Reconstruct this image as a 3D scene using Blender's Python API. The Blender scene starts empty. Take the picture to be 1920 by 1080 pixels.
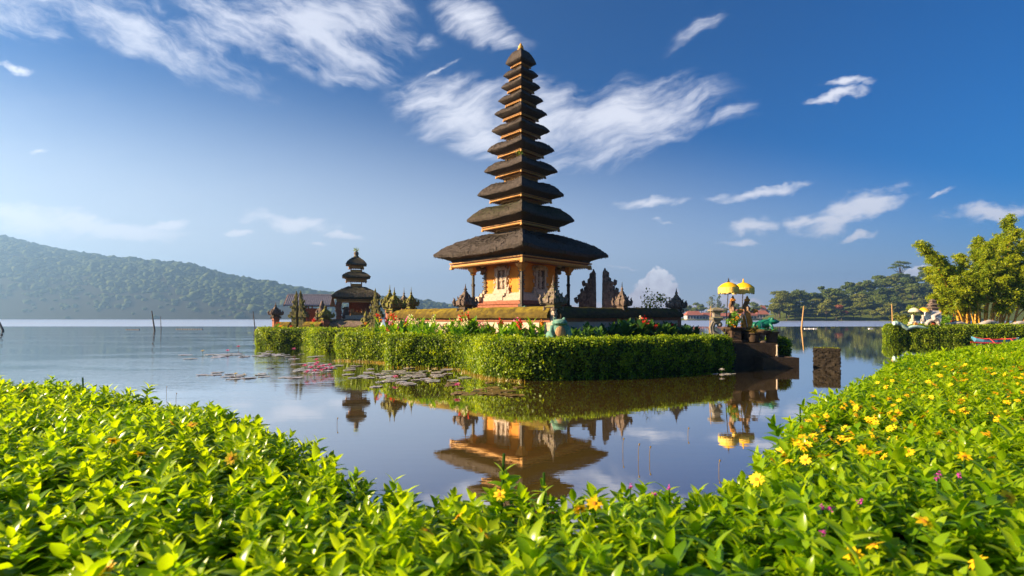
import bpy, bmesh, math, random
import numpy as np
from mathutils import Vector, Matrix, noise as mnoise

R = math.radians
PI = math.pi
sc = bpy.context.scene
C = sc.collection
rng = np.random.default_rng(7)
random.seed(7)

# ------------------------------------------------------------------ camera, sky, sun, exposure
F = 933.33          # focal length in pixels of the 1920 px wide photograph
EYE = 2.0           # eye height above the lake
cam_d = bpy.data.cameras.new('camera'); cam = bpy.data.objects.new('camera', cam_d); C.objects.link(cam)
cam.location = (0, 0, EYE); cam.rotation_euler = (R(90), 0, 0)
cam_d.sensor_width = 36; cam_d.lens = 17.5; cam_d.shift_y = 57/1920
cam_d.clip_start = 0.05; cam_d.clip_end = 20000
cam_d.dof.use_dof = True; cam_d.dof.focus_distance = 12; cam_d.dof.aperture_fstop = 2.8
sc.camera = cam

SUN_AZ, SUN_EL = 97, 22            # degrees to the left of the view direction, degrees up
sdir = Vector((-math.sin(R(SUN_AZ))*math.cos(R(SUN_EL)), math.cos(R(SUN_AZ))*math.cos(R(SUN_EL)), math.sin(R(SUN_EL))))
sl = bpy.data.lights.new('sun', 'SUN'); so = bpy.data.objects.new('sun', sl); C.objects.link(so)
sl.energy = 5.0; sl.angle = R(0.5); sl.color = (1.0, 0.76, 0.48)
so.rotation_euler = sdir.to_track_quat('Z', 'Y').to_euler()

sc.view_settings.view_transform = 'Standard'; sc.view_settings.look = 'None'
sc.view_settings.exposure = 1.7; sc.view_settings.gamma = 1.0
cy = sc.cycles
cy.use_denoising = True; cy.max_bounces = 7; cy.diffuse_bounces = 3; cy.glossy_bounces = 3
cy.transmission_bounces = 3; cy.transparent_max_bounces = 8; cy.volume_bounces = 0
cy.caustics_reflective = False; cy.caustics_refractive = False; cy.sample_clamp_indirect = 6

W = bpy.data.worlds.new('World'); sc.world = W; W.use_nodes = True
nt = W.node_tree; nt.nodes.clear()
def wn(t, **k):
    n = nt.nodes.new(t)
    for a, b in k.items(): setattr(n, a, b)
    return n
def wl(a, b): nt.links.new(a, b)
def wmath(op, a, b=None, clamp=False):
    n = wn('ShaderNodeMath', operation=op, use_clamp=clamp)
    for i, v in enumerate((a, b)):
        if v is None: continue
        if isinstance(v, (int, float)): n.inputs[i].default_value = v
        else: wl(v, n.inputs[i])
    return n.outputs[0]
sky = wn('ShaderNodeTexSky', sky_type='NISHITA', sun_disc=False)
sky.sun_elevation = R(SUN_EL); sky.sun_rotation = R(-SUN_AZ)
sky.altitude = 1200; sky.air_density = 1.0; sky.dust_density = 1.0; sky.ozone_density = 4.5
hsv = wn('ShaderNodeHueSaturation'); hsv.inputs['Saturation'].default_value = 1.6; hsv.inputs['Value'].default_value = .75; hsv.inputs['Hue'].default_value = .507
wl(sky.outputs[0], hsv.inputs['Color'])
tc = wn('ShaderNodeTexCoord'); sp = wn('ShaderNodeSeparateXYZ'); wl(tc.outputs['Generated'], sp.inputs[0])
yy = wmath('MAXIMUM', sp.outputs[1], 0.06)
U = wmath('MULTIPLY', wmath('DIVIDE', sp.outputs[0], yy), F/100)     # cloud layout: slopes of the direction, 1 unit = 100 px
V = wmath('MULTIPLY', wmath('DIVIDE', sp.outputs[2], yy), F/100)
uv = wn('ShaderNodeCombineXYZ'); wl(U, uv.inputs[0]); wl(V, uv.inputs[1])
front = wmath('MULTIPLY', wmath('SUBTRACT', sp.outputs[1], 0.06), 6, True)
def wnoise(vec, scale, detail=6, rough=.55, dist=0., col=False):
    n = wn('ShaderNodeTexNoise'); n.inputs['Scale'].default_value = scale; n.inputs['Detail'].default_value = detail
    n.inputs['Roughness'].default_value = rough; n.inputs['Distortion'].default_value = dist; wl(vec, n.inputs['Vector'])
    return n.outputs['Color' if col else 'Fac']
def wmap(vec, loc=(0, 0, 0), rot=0, scale=(1, 1, 1), kind='TEXTURE'):
    m = wn('ShaderNodeMapping', vector_type=kind); m.inputs[1].default_value = loc
    m.inputs[2].default_value = (0, 0, rot); m.inputs[3].default_value = scale; wl(vec, m.inputs[0]); return m.outputs[0]
def warp(vec, scale, amt, detail=3):
    c = wnoise(vec, scale, detail, .5, 0, True)
    s = wn('ShaderNodeVectorMath', operation='SUBTRACT'); wl(c, s.inputs[0]); s.inputs[1].default_value = (.5, .5, .5)
    m = wn('ShaderNodeVectorMath', operation='SCALE'); wl(s.outputs[0], m.inputs[0]); m.inputs['Scale'].default_value = amt
    a = wn('ShaderNodeVectorMath', operation='ADD'); wl(vec, a.inputs[0]); wl(m.outputs[0], a.inputs[1]); return a.outputs[0]
def style(patches, warp_s, warp_a, ang, stretch, nscale, amp, off, gain, edge=1.0, puffy=False):
    vec = warp(uv.outputs[0], warp_s, warp_a)
    m = None
    for (px, py, la, lb, an, wgt) in patches:
        q = wmap(vec, ((px-960)/100, (597-py)/100, 0), R(an), (la/100, lb/100, 1))
        l = wn('ShaderNodeVectorMath', operation='LENGTH'); wl(q, l.inputs[0])
        k = wmath('MULTIPLY', wmath('SUBTRACT', 1.0, l.outputs['Value'], True), wgt)
        m = k if m is None else wmath('MAXIMUM', m, k)
    nv = wmap(warp(uv.outputs[0], .9, .55), (0, 0, 0), R(ang), (stretch, 1, 1))
    n1 = wnoise(nv, nscale, 9, .62, .25)
    if puffy:
        vo = wn('ShaderNodeTexVoronoi', feature='SMOOTH_F1'); vo.inputs['Scale'].default_value = 11; vo.inputs['Smoothness'].default_value = .25
        wl(vec, vo.inputs['Vector']); n1 = wmath('SUBTRACT', wmath('ADD', n1, .25), wmath('MULTIPLY', vo.outputs['Distance'], .55))
    d = wmath('ADD', wmath('MULTIPLY', m, gain), wmath('MULTIPLY', wmath('SUBTRACT', n1, off), amp))
    d = wmath('MULTIPLY', wmath('MULTIPLY', d, edge, True), wmath('MULTIPLY', m, 4.0, True))
    ss = wn('ShaderNodeMapRange', interpolation_type='SMOOTHSTEP'); wl(d, ss.inputs[0]); return ss.outputs[0]
cirrus = style([(600, 45, 220, 120, -16, 1.05), (640, 95, 150, 85, -22, .95), (230, 50, 380, 64, -21, .85), (20, 15, 190, 55, -20, .7), (440, 35, 190, 70, -24, .9), (700, 55, 95, 120, 20, .8), (330, 92, 170, 30, -16, .6)],
               .9, 1.0, -25, 3.4, 2.6, 3.4, .50, 1.5, .62)
fan = style([(865, 205, 170, 90, -12, 1.0), (905, 250, 90, 60, -20, .9), (1160, 222, 260, 92, 14, 1.0), (1010, 225, 220, 95, 0, .85), (885, 40, 105, 55, -28, .9), (945, 75, 75, 34, -10, .75),
             (1310, 55, 120, 24, 38, .42), (1375, 215, 80, 24, 24, .5), (1120, 290, 210, 36, 14, .7), (795, 75, 40, 26, 0, .4), (760, 180, 60, 20, 10, .4)],
            .9, .75, 20, 4.2, 2.8, 3.1, .50, 1.55, .62)
wisp = style([(1600, 392, 150, 38, 20, 1.1), (1510, 420, 60, 20, 5, .8), (1425, 362, 120, 16, 7, 1), (1222, 381, 90, 13, 5, .9), (1405, 427, 70, 20, 8, .75),
              (1565, 178, 75, 15, 14, .95), (1590, 152, 60, 14, 6, .95), (1860, 398, 130, 22, 4, .95), (1775, 358, 45, 9, 20, .6), (1385, 455, 50, 9, 3, .7),
              (1605, 444, 55, 11, 8, .7), (1240, 419, 30, 6, 0, .6), (60, 410, 170, 42, -8, 1.1), (190, 428, 200, 24, -4, 1.1), (300, 424, 80, 12, 4, .9),
              (540, 415, 120, 22, -8, 1.05), (640, 440, 55, 9, -3, .8), (448, 435, 35, 9, 0, .9), (828, 132, 45, 9, 22, .7), (30, 128, 45, 12, -12, .8),
              (75, 284, 30, 6, 0, .7), (600, 459, 22, 5, 0, .7), (1165, 500, 45, 4, 3, .6)],
             1.9, .42, 11, 3.8, 3.4, 3.6, .50, 1.75, .66)
band = style([(1560, 540, 420, 30, 3, .75), (1250, 536, 180, 9, 0, .5), (1420, 575, 300, 40, 0, .8), (1720, 500, 120, 22, 5, .7), (-100, 310, 800, 290, -12, .62), (420, 330, 480, 150, -15, .3)],
             .6, .3, 4, 5.0, 1.3, 1.0, .55, .85, .8)
cumul = style([(1236, 528, 34, 30, 0, 1.1), (1219, 545, 36, 32, 0, 1.1), (1250, 552, 28, 40, 0, 1.1), (1205, 566, 40, 26, 0, 1.1), (1232, 580, 70, 30, 0, 1.2), (1185, 582, 40, 18, 0, 1), (1110, 586, 100, 20, 0, .9), (1178, 570, 16, 14, 0, .8),
               (1372, 560, 34, 40, 0, 1), (1390, 580, 50, 30, 0, 1), (1352, 585, 50, 20, 0, .9), (1298, 582, 30, 14, 0, .9), (1320, 590, 60, 12, 0, .9), (1735, 508, 34, 14, 0, .9), (1712, 512, 26, 10, 0, .8)],
              6.0, .16, 0, 1, 5.5, 1.5, .52, 2.2, 2.0, True)
pale = wmath('ADD', wmath('MULTIPLY', V, -.20), wmath('MULTIPLY', U, -.03))
pale = wmath('MULTIPLY', wmath('ADD', pale, 1.01), 1.0, True)
pn = wn('ShaderNodeMapRange', interpolation_type='SMOOTHSTEP'); wl(pale, pn.inputs[0]); pn.inputs[1].default_value = .16; pn.inputs[2].default_value = 1.05; pn.inputs[4].default_value = .96
pale = pn.outputs[0]
veil = wmath('MULTIPLY', band, .5)
thin = wmath('MAXIMUM', wmath('MULTIPLY', cirrus, .74), wmath('MULTIPLY', fan, .86))
thin = wmath('MAXIMUM', thin, wmath('MULTIPLY', wisp, .9))
thin = wmath('MULTIPLY', thin, front); veil = wmath('MULTIPLY', veil, front); cum = wmath('MULTIPLY', wmath('MULTIPLY', cumul, front), .95)
def wmix(fac, a, colr):
    n = wn('ShaderNodeMix', data_type='RGBA'); wl(fac, n.inputs[0]); wl(a, n.inputs[6]); n.inputs[7].default_value = (*colr, 1); return n.outputs[2]
col = wmix(pale, hsv.outputs[0], (5.2, 5.85, 6.6))
col = wmix(veil, col, (5.0, 5.2, 6.1))
col = wmix(thin, col, (6.6, 6.7, 7.3))
cs = wnoise(warp(uv.outputs[0], 3, .2), 5, 4)
cumc = wn('ShaderNodeMix', data_type='RGBA'); wl(wmath('ADD', wmath('MULTIPLY', wmath('SUBTRACT', V, .22), 1.5), wmath('MULTIPLY', wmath('SUBTRACT', cs, .5), 2.2), True), cumc.inputs[0])
cumc.inputs[6].default_value = (6.8, 5.9, 6.0, 1); cumc.inputs[7].default_value = (10.5, 10.2, 10.2, 1)
cm = wn('ShaderNodeMix', data_type='RGBA'); wl(cum, cm.inputs[0]); wl(col, cm.inputs[6]); wl(cumc.outputs[2], cm.inputs[7])
W.cycles.sampling_method = 'MANUAL'; W.cycles.sample_map_resolution = 512
bg = wn('ShaderNodeBackground'); bg.inputs[1].default_value = 0.05; wl(cm.outputs[2], bg.inputs[0])
wo = wn('ShaderNodeOutputWorld'); wl(bg.outputs[0], wo.inputs[0])

# ------------------------------------------------------------------ helpers
def X(px, D): return (px-960)/F*D
def Z(py, D): return EYE-(py-597)/F*D
def at(px, D, z=0.0): return (X(px, D), D, z)

def tag(o, label=None, cat=None, group=None, kind=None):
    if label: o['label'] = label
    if cat: o['category'] = cat
    if group: o['group'] = group
    if kind: o['kind'] = kind
    return o
def thing(name, label, cat, loc=(0, 0, 0), rotz=0., group=None):
    o = bpy.data.objects.new(name, None); C.objects.link(o)
    o.location = loc; o.rotation_euler = (0, 0, rotz); o.empty_display_size = .2; o['kind'] = 'thing'
    return tag(o, label, cat, group)
def link(name, me, mat, parent=None, label=None):
    o = bpy.data.objects.new(name, me); C.objects.link(o)
    me.name = name
    for m in (mat if isinstance(mat, (list, tuple)) else [mat]):
        me.materials.append(m)
    if parent: o.parent = parent
    if label: o['label'] = label
    return o
def dup(root, loc, rotz=None, label=None, group=None, scale=None, cat=None):
    r = root.copy(); C.objects.link(r); r.location = loc
    if rotz is not None: r.rotation_euler = (0, 0, rotz)
    if scale is not None: r.scale = (scale, scale, scale) if isinstance(scale, (int, float)) else scale
    if label: r['label'] = label
    if group: r['group'] = group
    if cat: r['category'] = cat
    for ch in list(root.children):
        c = ch.copy(); C.objects.link(c); c.parent = r
        for g in list(ch.children):
            d = g.copy(); C.objects.link(d); d.parent = c
    return r

def mesh_arrays(name, v, f, rnd=None, smooth=False, mats=None):
    """v (N,3), f (M,k) uniform faces"""
    v = np.asarray(v, np.float32); f = np.asarray(f, np.int32)
    me = bpy.data.meshes.new(name); k = f.shape[1]
    me.vertices.add(len(v)); me.vertices.foreach_set('co', v.ravel())
    me.loops.add(f.size); me.loops.foreach_set('vertex_index', f.ravel())
    me.polygons.add(len(f)); me.polygons.foreach_set('loop_start', np.arange(0, f.size, k, dtype=np.int32))
    if smooth: me.polygons.foreach_set('use_smooth', np.ones(len(f), bool))
    me.update(calc_edges=True)
    if rnd is not None:
        a = me.attributes.new('rnd', 'FLOAT', 'POINT'); a.data.foreach_set('value', np.asarray(rnd, np.float32))
    return me

class MB:
    def __init__(s): s.v = []; s.f = []
    def add(s, v, f):
        o = len(s.v); s.v += [tuple(p) for p in v]; s.f += [tuple(i+o for i in q) for q in f]; return s
    def box(s, c, d, rz=0., taper=1.0, tilt=None):
        x, y, z = d[0]/2, d[1]/2, d[2]/2
        p = [(-x, -y, -z), (x, -y, -z), (x, y, -z), (-x, y, -z), (-x*taper, -y*taper, z), (x*taper, -y*taper, z), (x*taper, y*taper, z), (-x*taper, y*taper, z)]
        M = Matrix.Rotation(rz, 4, 'Z')
        if tilt: M = M @ Matrix.Rotation(tilt[0], 4, 'X') @ Matrix.Rotation(tilt[1], 4, 'Y')
        p = [tuple(M @ Vector(q)+Vector(c)) for q in p]
        return s.add(p, [(0, 3, 2, 1), (4, 5, 6, 7), (0, 1, 5, 4), (1, 2, 6, 5), (2, 3, 7, 6), (3, 0, 4, 7)])
    def rings(s, rings, cap0=True, cap1=True):
        n = len(rings[0]); v = [p for r in rings for p in r]; f = []
        for i in range(len(rings)-1):
            for j in range(n):
                a, b = i*n+j, i*n+(j+1) % n; f.append((a, b, b+n, a+n))
        if cap0: f.append(tuple(range(n-1, -1, -1)))
        if cap1: f.append(tuple(range((len(rings)-1)*n, len(rings)*n)))
        return s.add(v, f)
    def stack(s, prof, c=(0, 0, 0), rz=0., sub=1, jit=0., bow=0., asp=1.0):
        """square lathe: prof = [(half side, z)]"""
        rs = []
        for (h, z) in prof:
            ring = []
            cor = [(-h, -h*asp), (h, -h*asp), (h, h*asp), (-h, h*asp)]
            for i in range(4):
                a, b = cor[i], cor[(i+1) % 4]
                for k in range(sub):
                    t = k/sub; x = a[0]+(b[0]-a[0])*t; y = a[1]+(b[1]-a[1])*t
                    w = 1-bow*math.sin(PI*t); x *= w; y *= w
                    x += random.uniform(-jit, jit); y += random.uniform(-jit, jit)
                    ca, sa = math.cos(rz), math.sin(rz)
                    ring.append((c[0]+x*ca-y*sa, c[1]+x*sa+y*ca, c[2]+z+random.uniform(-jit, jit)))
            rs.append(ring)
        return s.rings(rs)
    def lathe(s, prof, c=(0, 0, 0), n=14, sx=1., sy=1.):
        return s.rings([[(c[0]+r*sx*math.cos(2*PI*i/n), c[1]+r*sy*math.sin(2*PI*i/n), c[2]+z) for i in range(n)] for r, z in prof])
    def tube(s, path, rad, n=8):
        path = [Vector(p) for p in path]; rs = []
        if not isinstance(rad, (list, tuple, np.ndarray)): rad = [rad]*len(path)
        t0 = (path[1]-path[0]).normalized(); up = Vector((0, 0, 1)) if abs(t0.z) < .9 else Vector((1, 0, 0))
        a = t0.cross(up).normalized()
        for i, p in enumerate(path):
            t = (path[min(i+1, len(path)-1)]-path[max(i-1, 0)]).normalized()
            a = (a-t*a.dot(t)).normalized(); b = t.cross(a)
            rs.append([tuple(p+(a*math.cos(2*PI*k/n)+b*math.sin(2*PI*k/n))*rad[i]) for k in range(n)])
        return s.rings(rs)
    def ell(s, c, r, sub=2, rot=None, jit=0.):
        v, f = ICO[sub]; M = (Matrix.Rotation(rot[2], 3, 'Z') @ Matrix.Rotation(rot[1], 3, 'Y') @ Matrix.Rotation(rot[0], 3, 'X')) if rot else Matrix.Identity(3)
        p = []
        for q in v:
            k = 1+random.uniform(-jit, jit)
            p.append(tuple(M @ Vector((q[0]*r[0]*k, q[1]*r[1]*k, q[2]*r[2]*k))+Vector(c)))
        return s.add(p, [tuple(x) for x in f])
    def carve(s, c, d, n, size=.06, rz=0.):
        """small carved knobs over the four upright faces of a block"""
        ca, sa = math.cos(rz), math.sin(rz)
        for _ in range(n):
            fc = random.randrange(4); u = random.uniform(-.5, .5); w = random.uniform(-.48, .48)
            x, y = [(u*d[0], -d[1]/2), (d[0]/2, u*d[1]), (u*d[0], d[1]/2), (-d[0]/2, u*d[1])][fc]
            q = size*random.uniform(.6, 1.4)
            s.box((c[0]+x*ca-y*sa, c[1]+x*sa+y*ca, c[2]+w*d[2]), (q, q, q*random.uniform(.8, 1.8)), rz+random.uniform(-.5, .5), .6)
        return s
    def mesh(s, name, smooth=None):
        me = bpy.data.meshes.new(name); me.from_pydata(s.v, [], s.f); me.update()
        bm = bmesh.new(); bm.from_mesh(me); bmesh.ops.recalc_face_normals(bm, faces=bm.faces); bm.to_mesh(me); bm.free()
        if smooth is not None:
            me.polygons.foreach_set('use_smooth', np.ones(len(me.polygons), bool)); me.set_sharp_from_angle(angle=R(smooth))
        return me
    def build(s, name, mat, parent=None, label=None, smooth=None):
        return link(name, s.mesh(name, smooth), mat, parent, label)
    def xf(s, M):
        s.v = [tuple(M @ Vector(p)) for p in s.v]; return s
def _ico(sub):
    bm = bmesh.new(); bmesh.ops.create_icosphere(bm, subdivisions=sub, radius=1); bm.verts.ensure_lookup_table()
    r = (np.array([v.co[:] for v in bm.verts]), np.array([[v.index for v in f.verts] for f in bm.faces])); bm.free(); return r
ICO = {i: _ico(i) for i in (1, 2, 3, 4)}

def remesh(mb, voxel, name, smooth_it=3):
    """one continuous skin grown over overlapping solids"""
    me = mb.mesh(name); o = bpy.data.objects.new(name, me); C.objects.link(o)
    m = o.modifiers.new('r', 'REMESH'); m.mode = 'VOXEL'; m.voxel_size = voxel
    if smooth_it:
        k = o.modifiers.new('s', 'SMOOTH'); k.iterations = smooth_it; k.factor = .5
    dg = bpy.context.evaluated_depsgraph_get(); out = bpy.data.meshes.new_from_object(o.evaluated_get(dg))
    bpy.data.objects.remove(o); bpy.data.meshes.remove(me)
    out.polygons.foreach_set('use_smooth', np.ones(len(out.polygons), bool)); return out

# ------------------------------------------------------------------ materials
def nmat(name):
    m = bpy.data.materials.new(name); m.use_nodes = True; t = m.node_tree; t.nodes.clear(); return m, t
def N(t, kind, **k):
    n = t.nodes.new(kind)
    for a, b in k.items(): setattr(n, a, b)
    return n
def coords(t, scale=(1, 1, 1)):
    tc = N(t, 'ShaderNodeTexCoord'); oi = N(t, 'ShaderNodeObjectInfo'); mu = N(t, 'ShaderNodeMath', operation='MULTIPLY'); mu.inputs[1].default_value = 37
    t.links.new(oi.outputs['Random'], mu.inputs[0])
    mp = N(t, 'ShaderNodeMapping'); mp.inputs['Scale'].default_value = scale
    ad = N(t, 'ShaderNodeVectorMath', operation='ADD'); t.links.new(tc.outputs['Object'], mp.inputs[0])
    t.links.new(mp.outputs[0], ad.inputs[0]); t.links.new(mu.outputs[0], ad.inputs[1]); return ad.outputs[0]
def noise(t, vec, scale, detail=6, rough=.6):
    n = N(t, 'ShaderNodeTexNoise'); n.inputs['Scale'].default_value = scale; n.inputs['Detail'].default_value = detail; n.inputs['Roughness'].default_value = rough
    t.links.new(vec, n.inputs['Vector']); return n.outputs['Fac']
def ramp(t, fac, stops):
    r = N(t, 'ShaderNodeValToRGB'); e = r.color_ramp.elements
    while len(e) < len(stops): e.new(.5)
    for i, (p, c) in enumerate(stops): e[i].position = p; e[i].color = (*c, 1)
    t.links.new(fac, r.inputs[0]); return r.outputs[0]
def mixc(t, fac, a, b):
    n = N(t, 'ShaderNodeMix', data_type='RGBA'); t.links.new(fac, n.inputs[0])
    for i, v in ((6, a), (7, b)):
        if isinstance(v, tuple): n.inputs[i].default_value = (*v, 1)
        else: t.links.new(v, n.inputs[i])
    return n.outputs[2]
def stone(name, c1, c2, scale=6, rough=.85, bump=.5, bscale=None, stretch=(1, 1, 1), moss=None, moss_amt=.5, spec=.25, metallic=0., c3=None):
    m, t = nmat(name); v = coords(t, stretch); n1 = noise(t, v, scale, 8)
    stops = [(.3, c1), (.7, c2)] if c3 is None else [(.28, c1), (.5, c2), (.72, c3)]
    colr = ramp(t, n1, stops)
    b = N(t, 'ShaderNodeBsdfPrincipled'); b.inputs['Roughness'].default_value = rough; b.inputs['Specular IOR Level'].default_value = spec; b.inputs['Metallic'].default_value = metallic
    if moss:
        g = N(t, 'ShaderNodeNewGeometry'); s = N(t, 'ShaderNodeSeparateXYZ'); t.links.new(g.outputs['Normal'], s.inputs[0])
        a = N(t, 'ShaderNodeMath', operation='ADD'); t.links.new(s.outputs[2], a.inputs[0]); n2 = noise(t, v, scale*.7, 5)
        mu = N(t, 'ShaderNodeMath', operation='MULTIPLY_ADD'); t.links.new(n2, mu.inputs[0]); mu.inputs[1].default_value = 2.2; mu.inputs[2].default_value = -1.6+moss_amt
        t.links.new(mu.outputs[0], a.inputs[1])
        mr = N(t, 'ShaderNodeMapRange'); t.links.new(a.outputs[0], mr.inputs[0]); mr.inputs[1].default_value = .1; mr.inputs[2].default_value = .7
        colr = mixc(t, mr.outputs[0], colr, moss)
    t.links.new(colr, b.inputs['Base Color'])
    if bump:
        bp = N(t, 'ShaderNodeBump'); bp.inputs['Strength'].default_value = bump; bp.inputs['Distance'].default_value = .03
        t.links.new(noise(t, v, bscale or scale*4, 8, .7), bp.inputs['Height']); t.links.new(bp.outputs[0], b.inputs['Normal'])
    o = N(t, 'ShaderNodeOutputMaterial'); t.links.new(b.outputs[0], o.inputs[0]); return m
def leafmat(name, c1, c2, c3=None, trans=.45, tcol=None, rough=.4, spec=.5, vein=False, gain=1.6):
    m, t = nmat(name)
    at_ = N(t, 'ShaderNodeAttribute', attribute_name='rnd')
    oi = N(t, 'ShaderNodeObjectInfo'); ad = N(t, 'ShaderNodeMath', operation='MULTIPLY_ADD'); t.links.new(oi.outputs['Random'], ad.inputs[0]); ad.inputs[1].default_value = .25
    t.links.new(at_.outputs['Fac'], ad.inputs[2])
    stops = [(0., c1), (1., c2)] if c3 is None else [(0., c1), (.55, c2), (1., c3)]
    colr = ramp(t, ad.outputs[0], stops)
    b = N(t, 'ShaderNodeBsdfPrincipled'); t.links.new(colr, b.inputs['Base Color']); b.inputs['Roughness'].default_value = rough; b.inputs['Specular IOR Level'].default_value = spec
    tr = N(t, 'ShaderNodeBsdfTranslucent')
    mm = N(t, 'ShaderNodeMix', data_type='RGBA', blend_type='MULTIPLY'); mm.inputs[0].default_value = 1; t.links.new(colr, mm.inputs[6])
    mm.inputs[7].default_value = (*(tcol or (gain*1.1, gain, gain*.3)), 1); t.links.new(mm.outputs[2], tr.inputs[0])
    mx = N(t, 'ShaderNodeMixShader'); mx.inputs[0].default_value = trans; t.links.new(b.outputs[0], mx.inputs[1]); t.links.new(tr.outputs[0], mx.inputs[2])
    o = N(t, 'ShaderNodeOutputMaterial'); t.links.new(mx.outputs[0], o.inputs[0]); return m

M = {}
M['thatch'] = stone('thatch', (.018, .015, .014), (.105, .085, .072), 5, .95, 1.0, 14, (2.4, 2.4, .35), moss=(.05, .055, .02), moss_amt=-.3, spec=.1, c3=(.036, .030, .027))
M['thatch_mossy'] = stone('thatch_mossy', (.022, .017, .014), (.10, .08, .06), 5, .95, 1.0, 14, (2.4, 2.4, .35), moss=(.055, .07, .018), moss_amt=-.02, spec=.1, c3=(.042, .034, .027))
M['thatch_old'] = stone('thatch_old', (.055, .045, .034), (.16, .135, .095), 5, .95, 1.0, 14, (2.4, 2.4, .35), moss=(.075, .085, .035), moss_amt=-.1, spec=.1)
M['gold'] = stone('gold_paint', (.07, .025, .008), (.60, .29, .04), 26, .45, 1.0, 40, spec=.5, c3=(.36, .15, .02))
M['golddark'] = stone('gilded_dark_carving', (.035, .018, .010), (.42, .20, .03), 22, .5, 1.0, 40, spec=.4, c3=(.10, .04, .014))
M['goldband'] = stone('gold_band', (.55, .28, .04), (.75, .42, .07), 6, .45, .4, 30, spec=.5)
M['redwood'] = stone('red_wood', (.16, .055, .022), (.34, .13, .055), 8, .6, .3, spec=.3)
M['darkwood'] = stone('dark_wood', (.022, .018, .013), (.05, .04, .026), 8, .55, .3, stretch=(3, 3, .4), spec=.3)
M['ochre'] = stone('ochre_plaster', (.55, .20, .025), (.72, .29, .05), 2.2, .85, .15, 30, spec=.2)
M['pale'] = stone('pale_carved_stone', (.38, .29, .21), (.62, .50, .38), 9, .85, .7, 28, spec=.2)
M['plaster'] = stone('cream_plaster', (.50, .36, .28), (.68, .53, .43), 2.5, .9, .2, 25, spec=.15)
M['brickred'] = stone('red_brick', (.25, .09, .05), (.42, .18, .11), 7, .9, .4, spec=.15)
M['stone'] = stone('grey_carved_stone', (.09, .07, .055), (.30, .235, .18), 7, .92, .9, 22, moss=(.15, .14, .03), moss_amt=.25, spec=.15)
M['darkstone'] = stone('dark_carved_stone', (.07, .052, .043), (.26, .185, .145), 6, .92, .9, 20, moss=(.09, .09, .025), moss_amt=.0, spec=.15)
M['mossstone'] = stone('mossy_stone', (.09, .075, .045), (.22, .19, .10), 7, .95, .9, 22, moss=(.22, .21, .035), moss_amt=.75, spec=.1)
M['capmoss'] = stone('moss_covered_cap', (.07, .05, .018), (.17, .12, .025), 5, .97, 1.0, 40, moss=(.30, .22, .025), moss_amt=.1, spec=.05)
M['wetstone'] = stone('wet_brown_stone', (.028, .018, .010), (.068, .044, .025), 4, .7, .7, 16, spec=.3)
M['capshade'] = stone('shaded_cap', (.045, .035, .022), (.11, .08, .045), 6, .97, 1.0, 30, moss=(.10, .085, .02), moss_amt=.1, spec=.05)  # cap of the right-hand walls, their shade put into a browner, darker colour
M['stump'] = stone('black_wet_brick', (.014, .011, .008), (.045, .034, .022), 6, .85, 1., 18, spec=.2)
M['fringe'] = stone('pale_gold_fringe', (.80, .55, .10), (.90, .68, .20), 10, .8, .3, spec=.15)
M['float'] = stone('grey_foam', (.22, .22, .22), (.36, .36, .35), 5, .9, .2, spec=.1)
M['planter'] = stone('brown_planter', (.05, .032, .02), (.10, .065, .04), 6, .8, .4, spec=.2)
M['tile'] = stone('grey_roof_tiles', (.22, .21, .23), (.42, .40, .44), 6, .8, .6, 16, (1, 1, 1), spec=.2)
M['redtile'] = stone('red_roof_tiles', (.26, .085, .05), (.40, .15, .10), .6, .85, .3, 3, spec=.2)
M['whitewall'] = stone('whitewash', (.55, .47, .40), (.72, .64, .56), 1, .9, .1, spec=.2)
M['yellow'] = stone('yellow_cloth', (.80, .40, .008), (.88, .52, .02), 8, .75, .2, spec=.15)
M['cream'] = stone('cream_cloth', (.60, .50, .33), (.72, .62, .44), 8, .75, .2, spec=.15)
M['white'] = stone('white_cloth', (.70, .66, .62), (.80, .77, .74), 8, .8, .2, spec=.15)
M['iron'] = stone('black_iron', (.02, .018, .018), (.035, .03, .03), 10, .5, .1, spec=.4)
M['frog_teal'] = stone('weathered_teal_paint', (.045, .16, .12), (.18, .34, .25), 5, .7, .5, 20, moss=(.36, .44, .28), moss_amt=-.2, spec=.3)
M['frog_belly'] = stone('bare_brown_belly', (.22, .10, .045), (.55, .36, .18), 5, .85, .7, 12, (3, 3, .5), spec=.15)
M['frog_green'] = stone('green_paint', (.005, .12, .075), (.012, .20, .12), 5, .4, .2, spec=.5)
M['terracotta'] = stone('orange_glaze', (.42, .15, .02), (.62, .27, .04), 7, .6, .4, spec=.3)
M['statue'] = stone('weathered_painted_stone', (.09, .045, .022), (.26, .15, .08), 8, .8, .6, 24, spec=.2)
M['statue_skin'] = stone('tan_statue_paint', (.20, .12, .07), (.36, .23, .14), 8, .7, .3, spec=.25)
M['bamboo_pole'] = stone('dry_bamboo', (.36, .20, .07), (.55, .34, .14), 6, .7, .2, stretch=(2, 2, .3), spec=.25)
M['greywood'] = stone('weathered_wood', (.10, .085, .07), (.20, .17, .14), 6, .9, .4, stretch=(2, 2, .3), spec=.1)
M['culm'] = stone('golden_bamboo_culm', (.60, .26, .02), (.78, .42, .05), 3, .45, .1, stretch=(1, 1, .4), spec=.4)
M['trunk'] = stone('bark', (.06, .045, .03), (.14, .105, .07), 5, .95, .8, 15, (2, 2, .5), spec=.1)
M['soil'] = stone('soil', (.012, .012, .006), (.03, .028, .012), 5, .95, .8, 18, spec=.1)
M['lawn'] = stone('lawn', (.06, .09, .012), (.13, .16, .025), 3, .95, 1, 50, spec=.1)
M['core'] = stone('hedge_inside', (.018, .032, .006), (.04, .06, .01), 9, .95, 1, 40, spec=.1)
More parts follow.
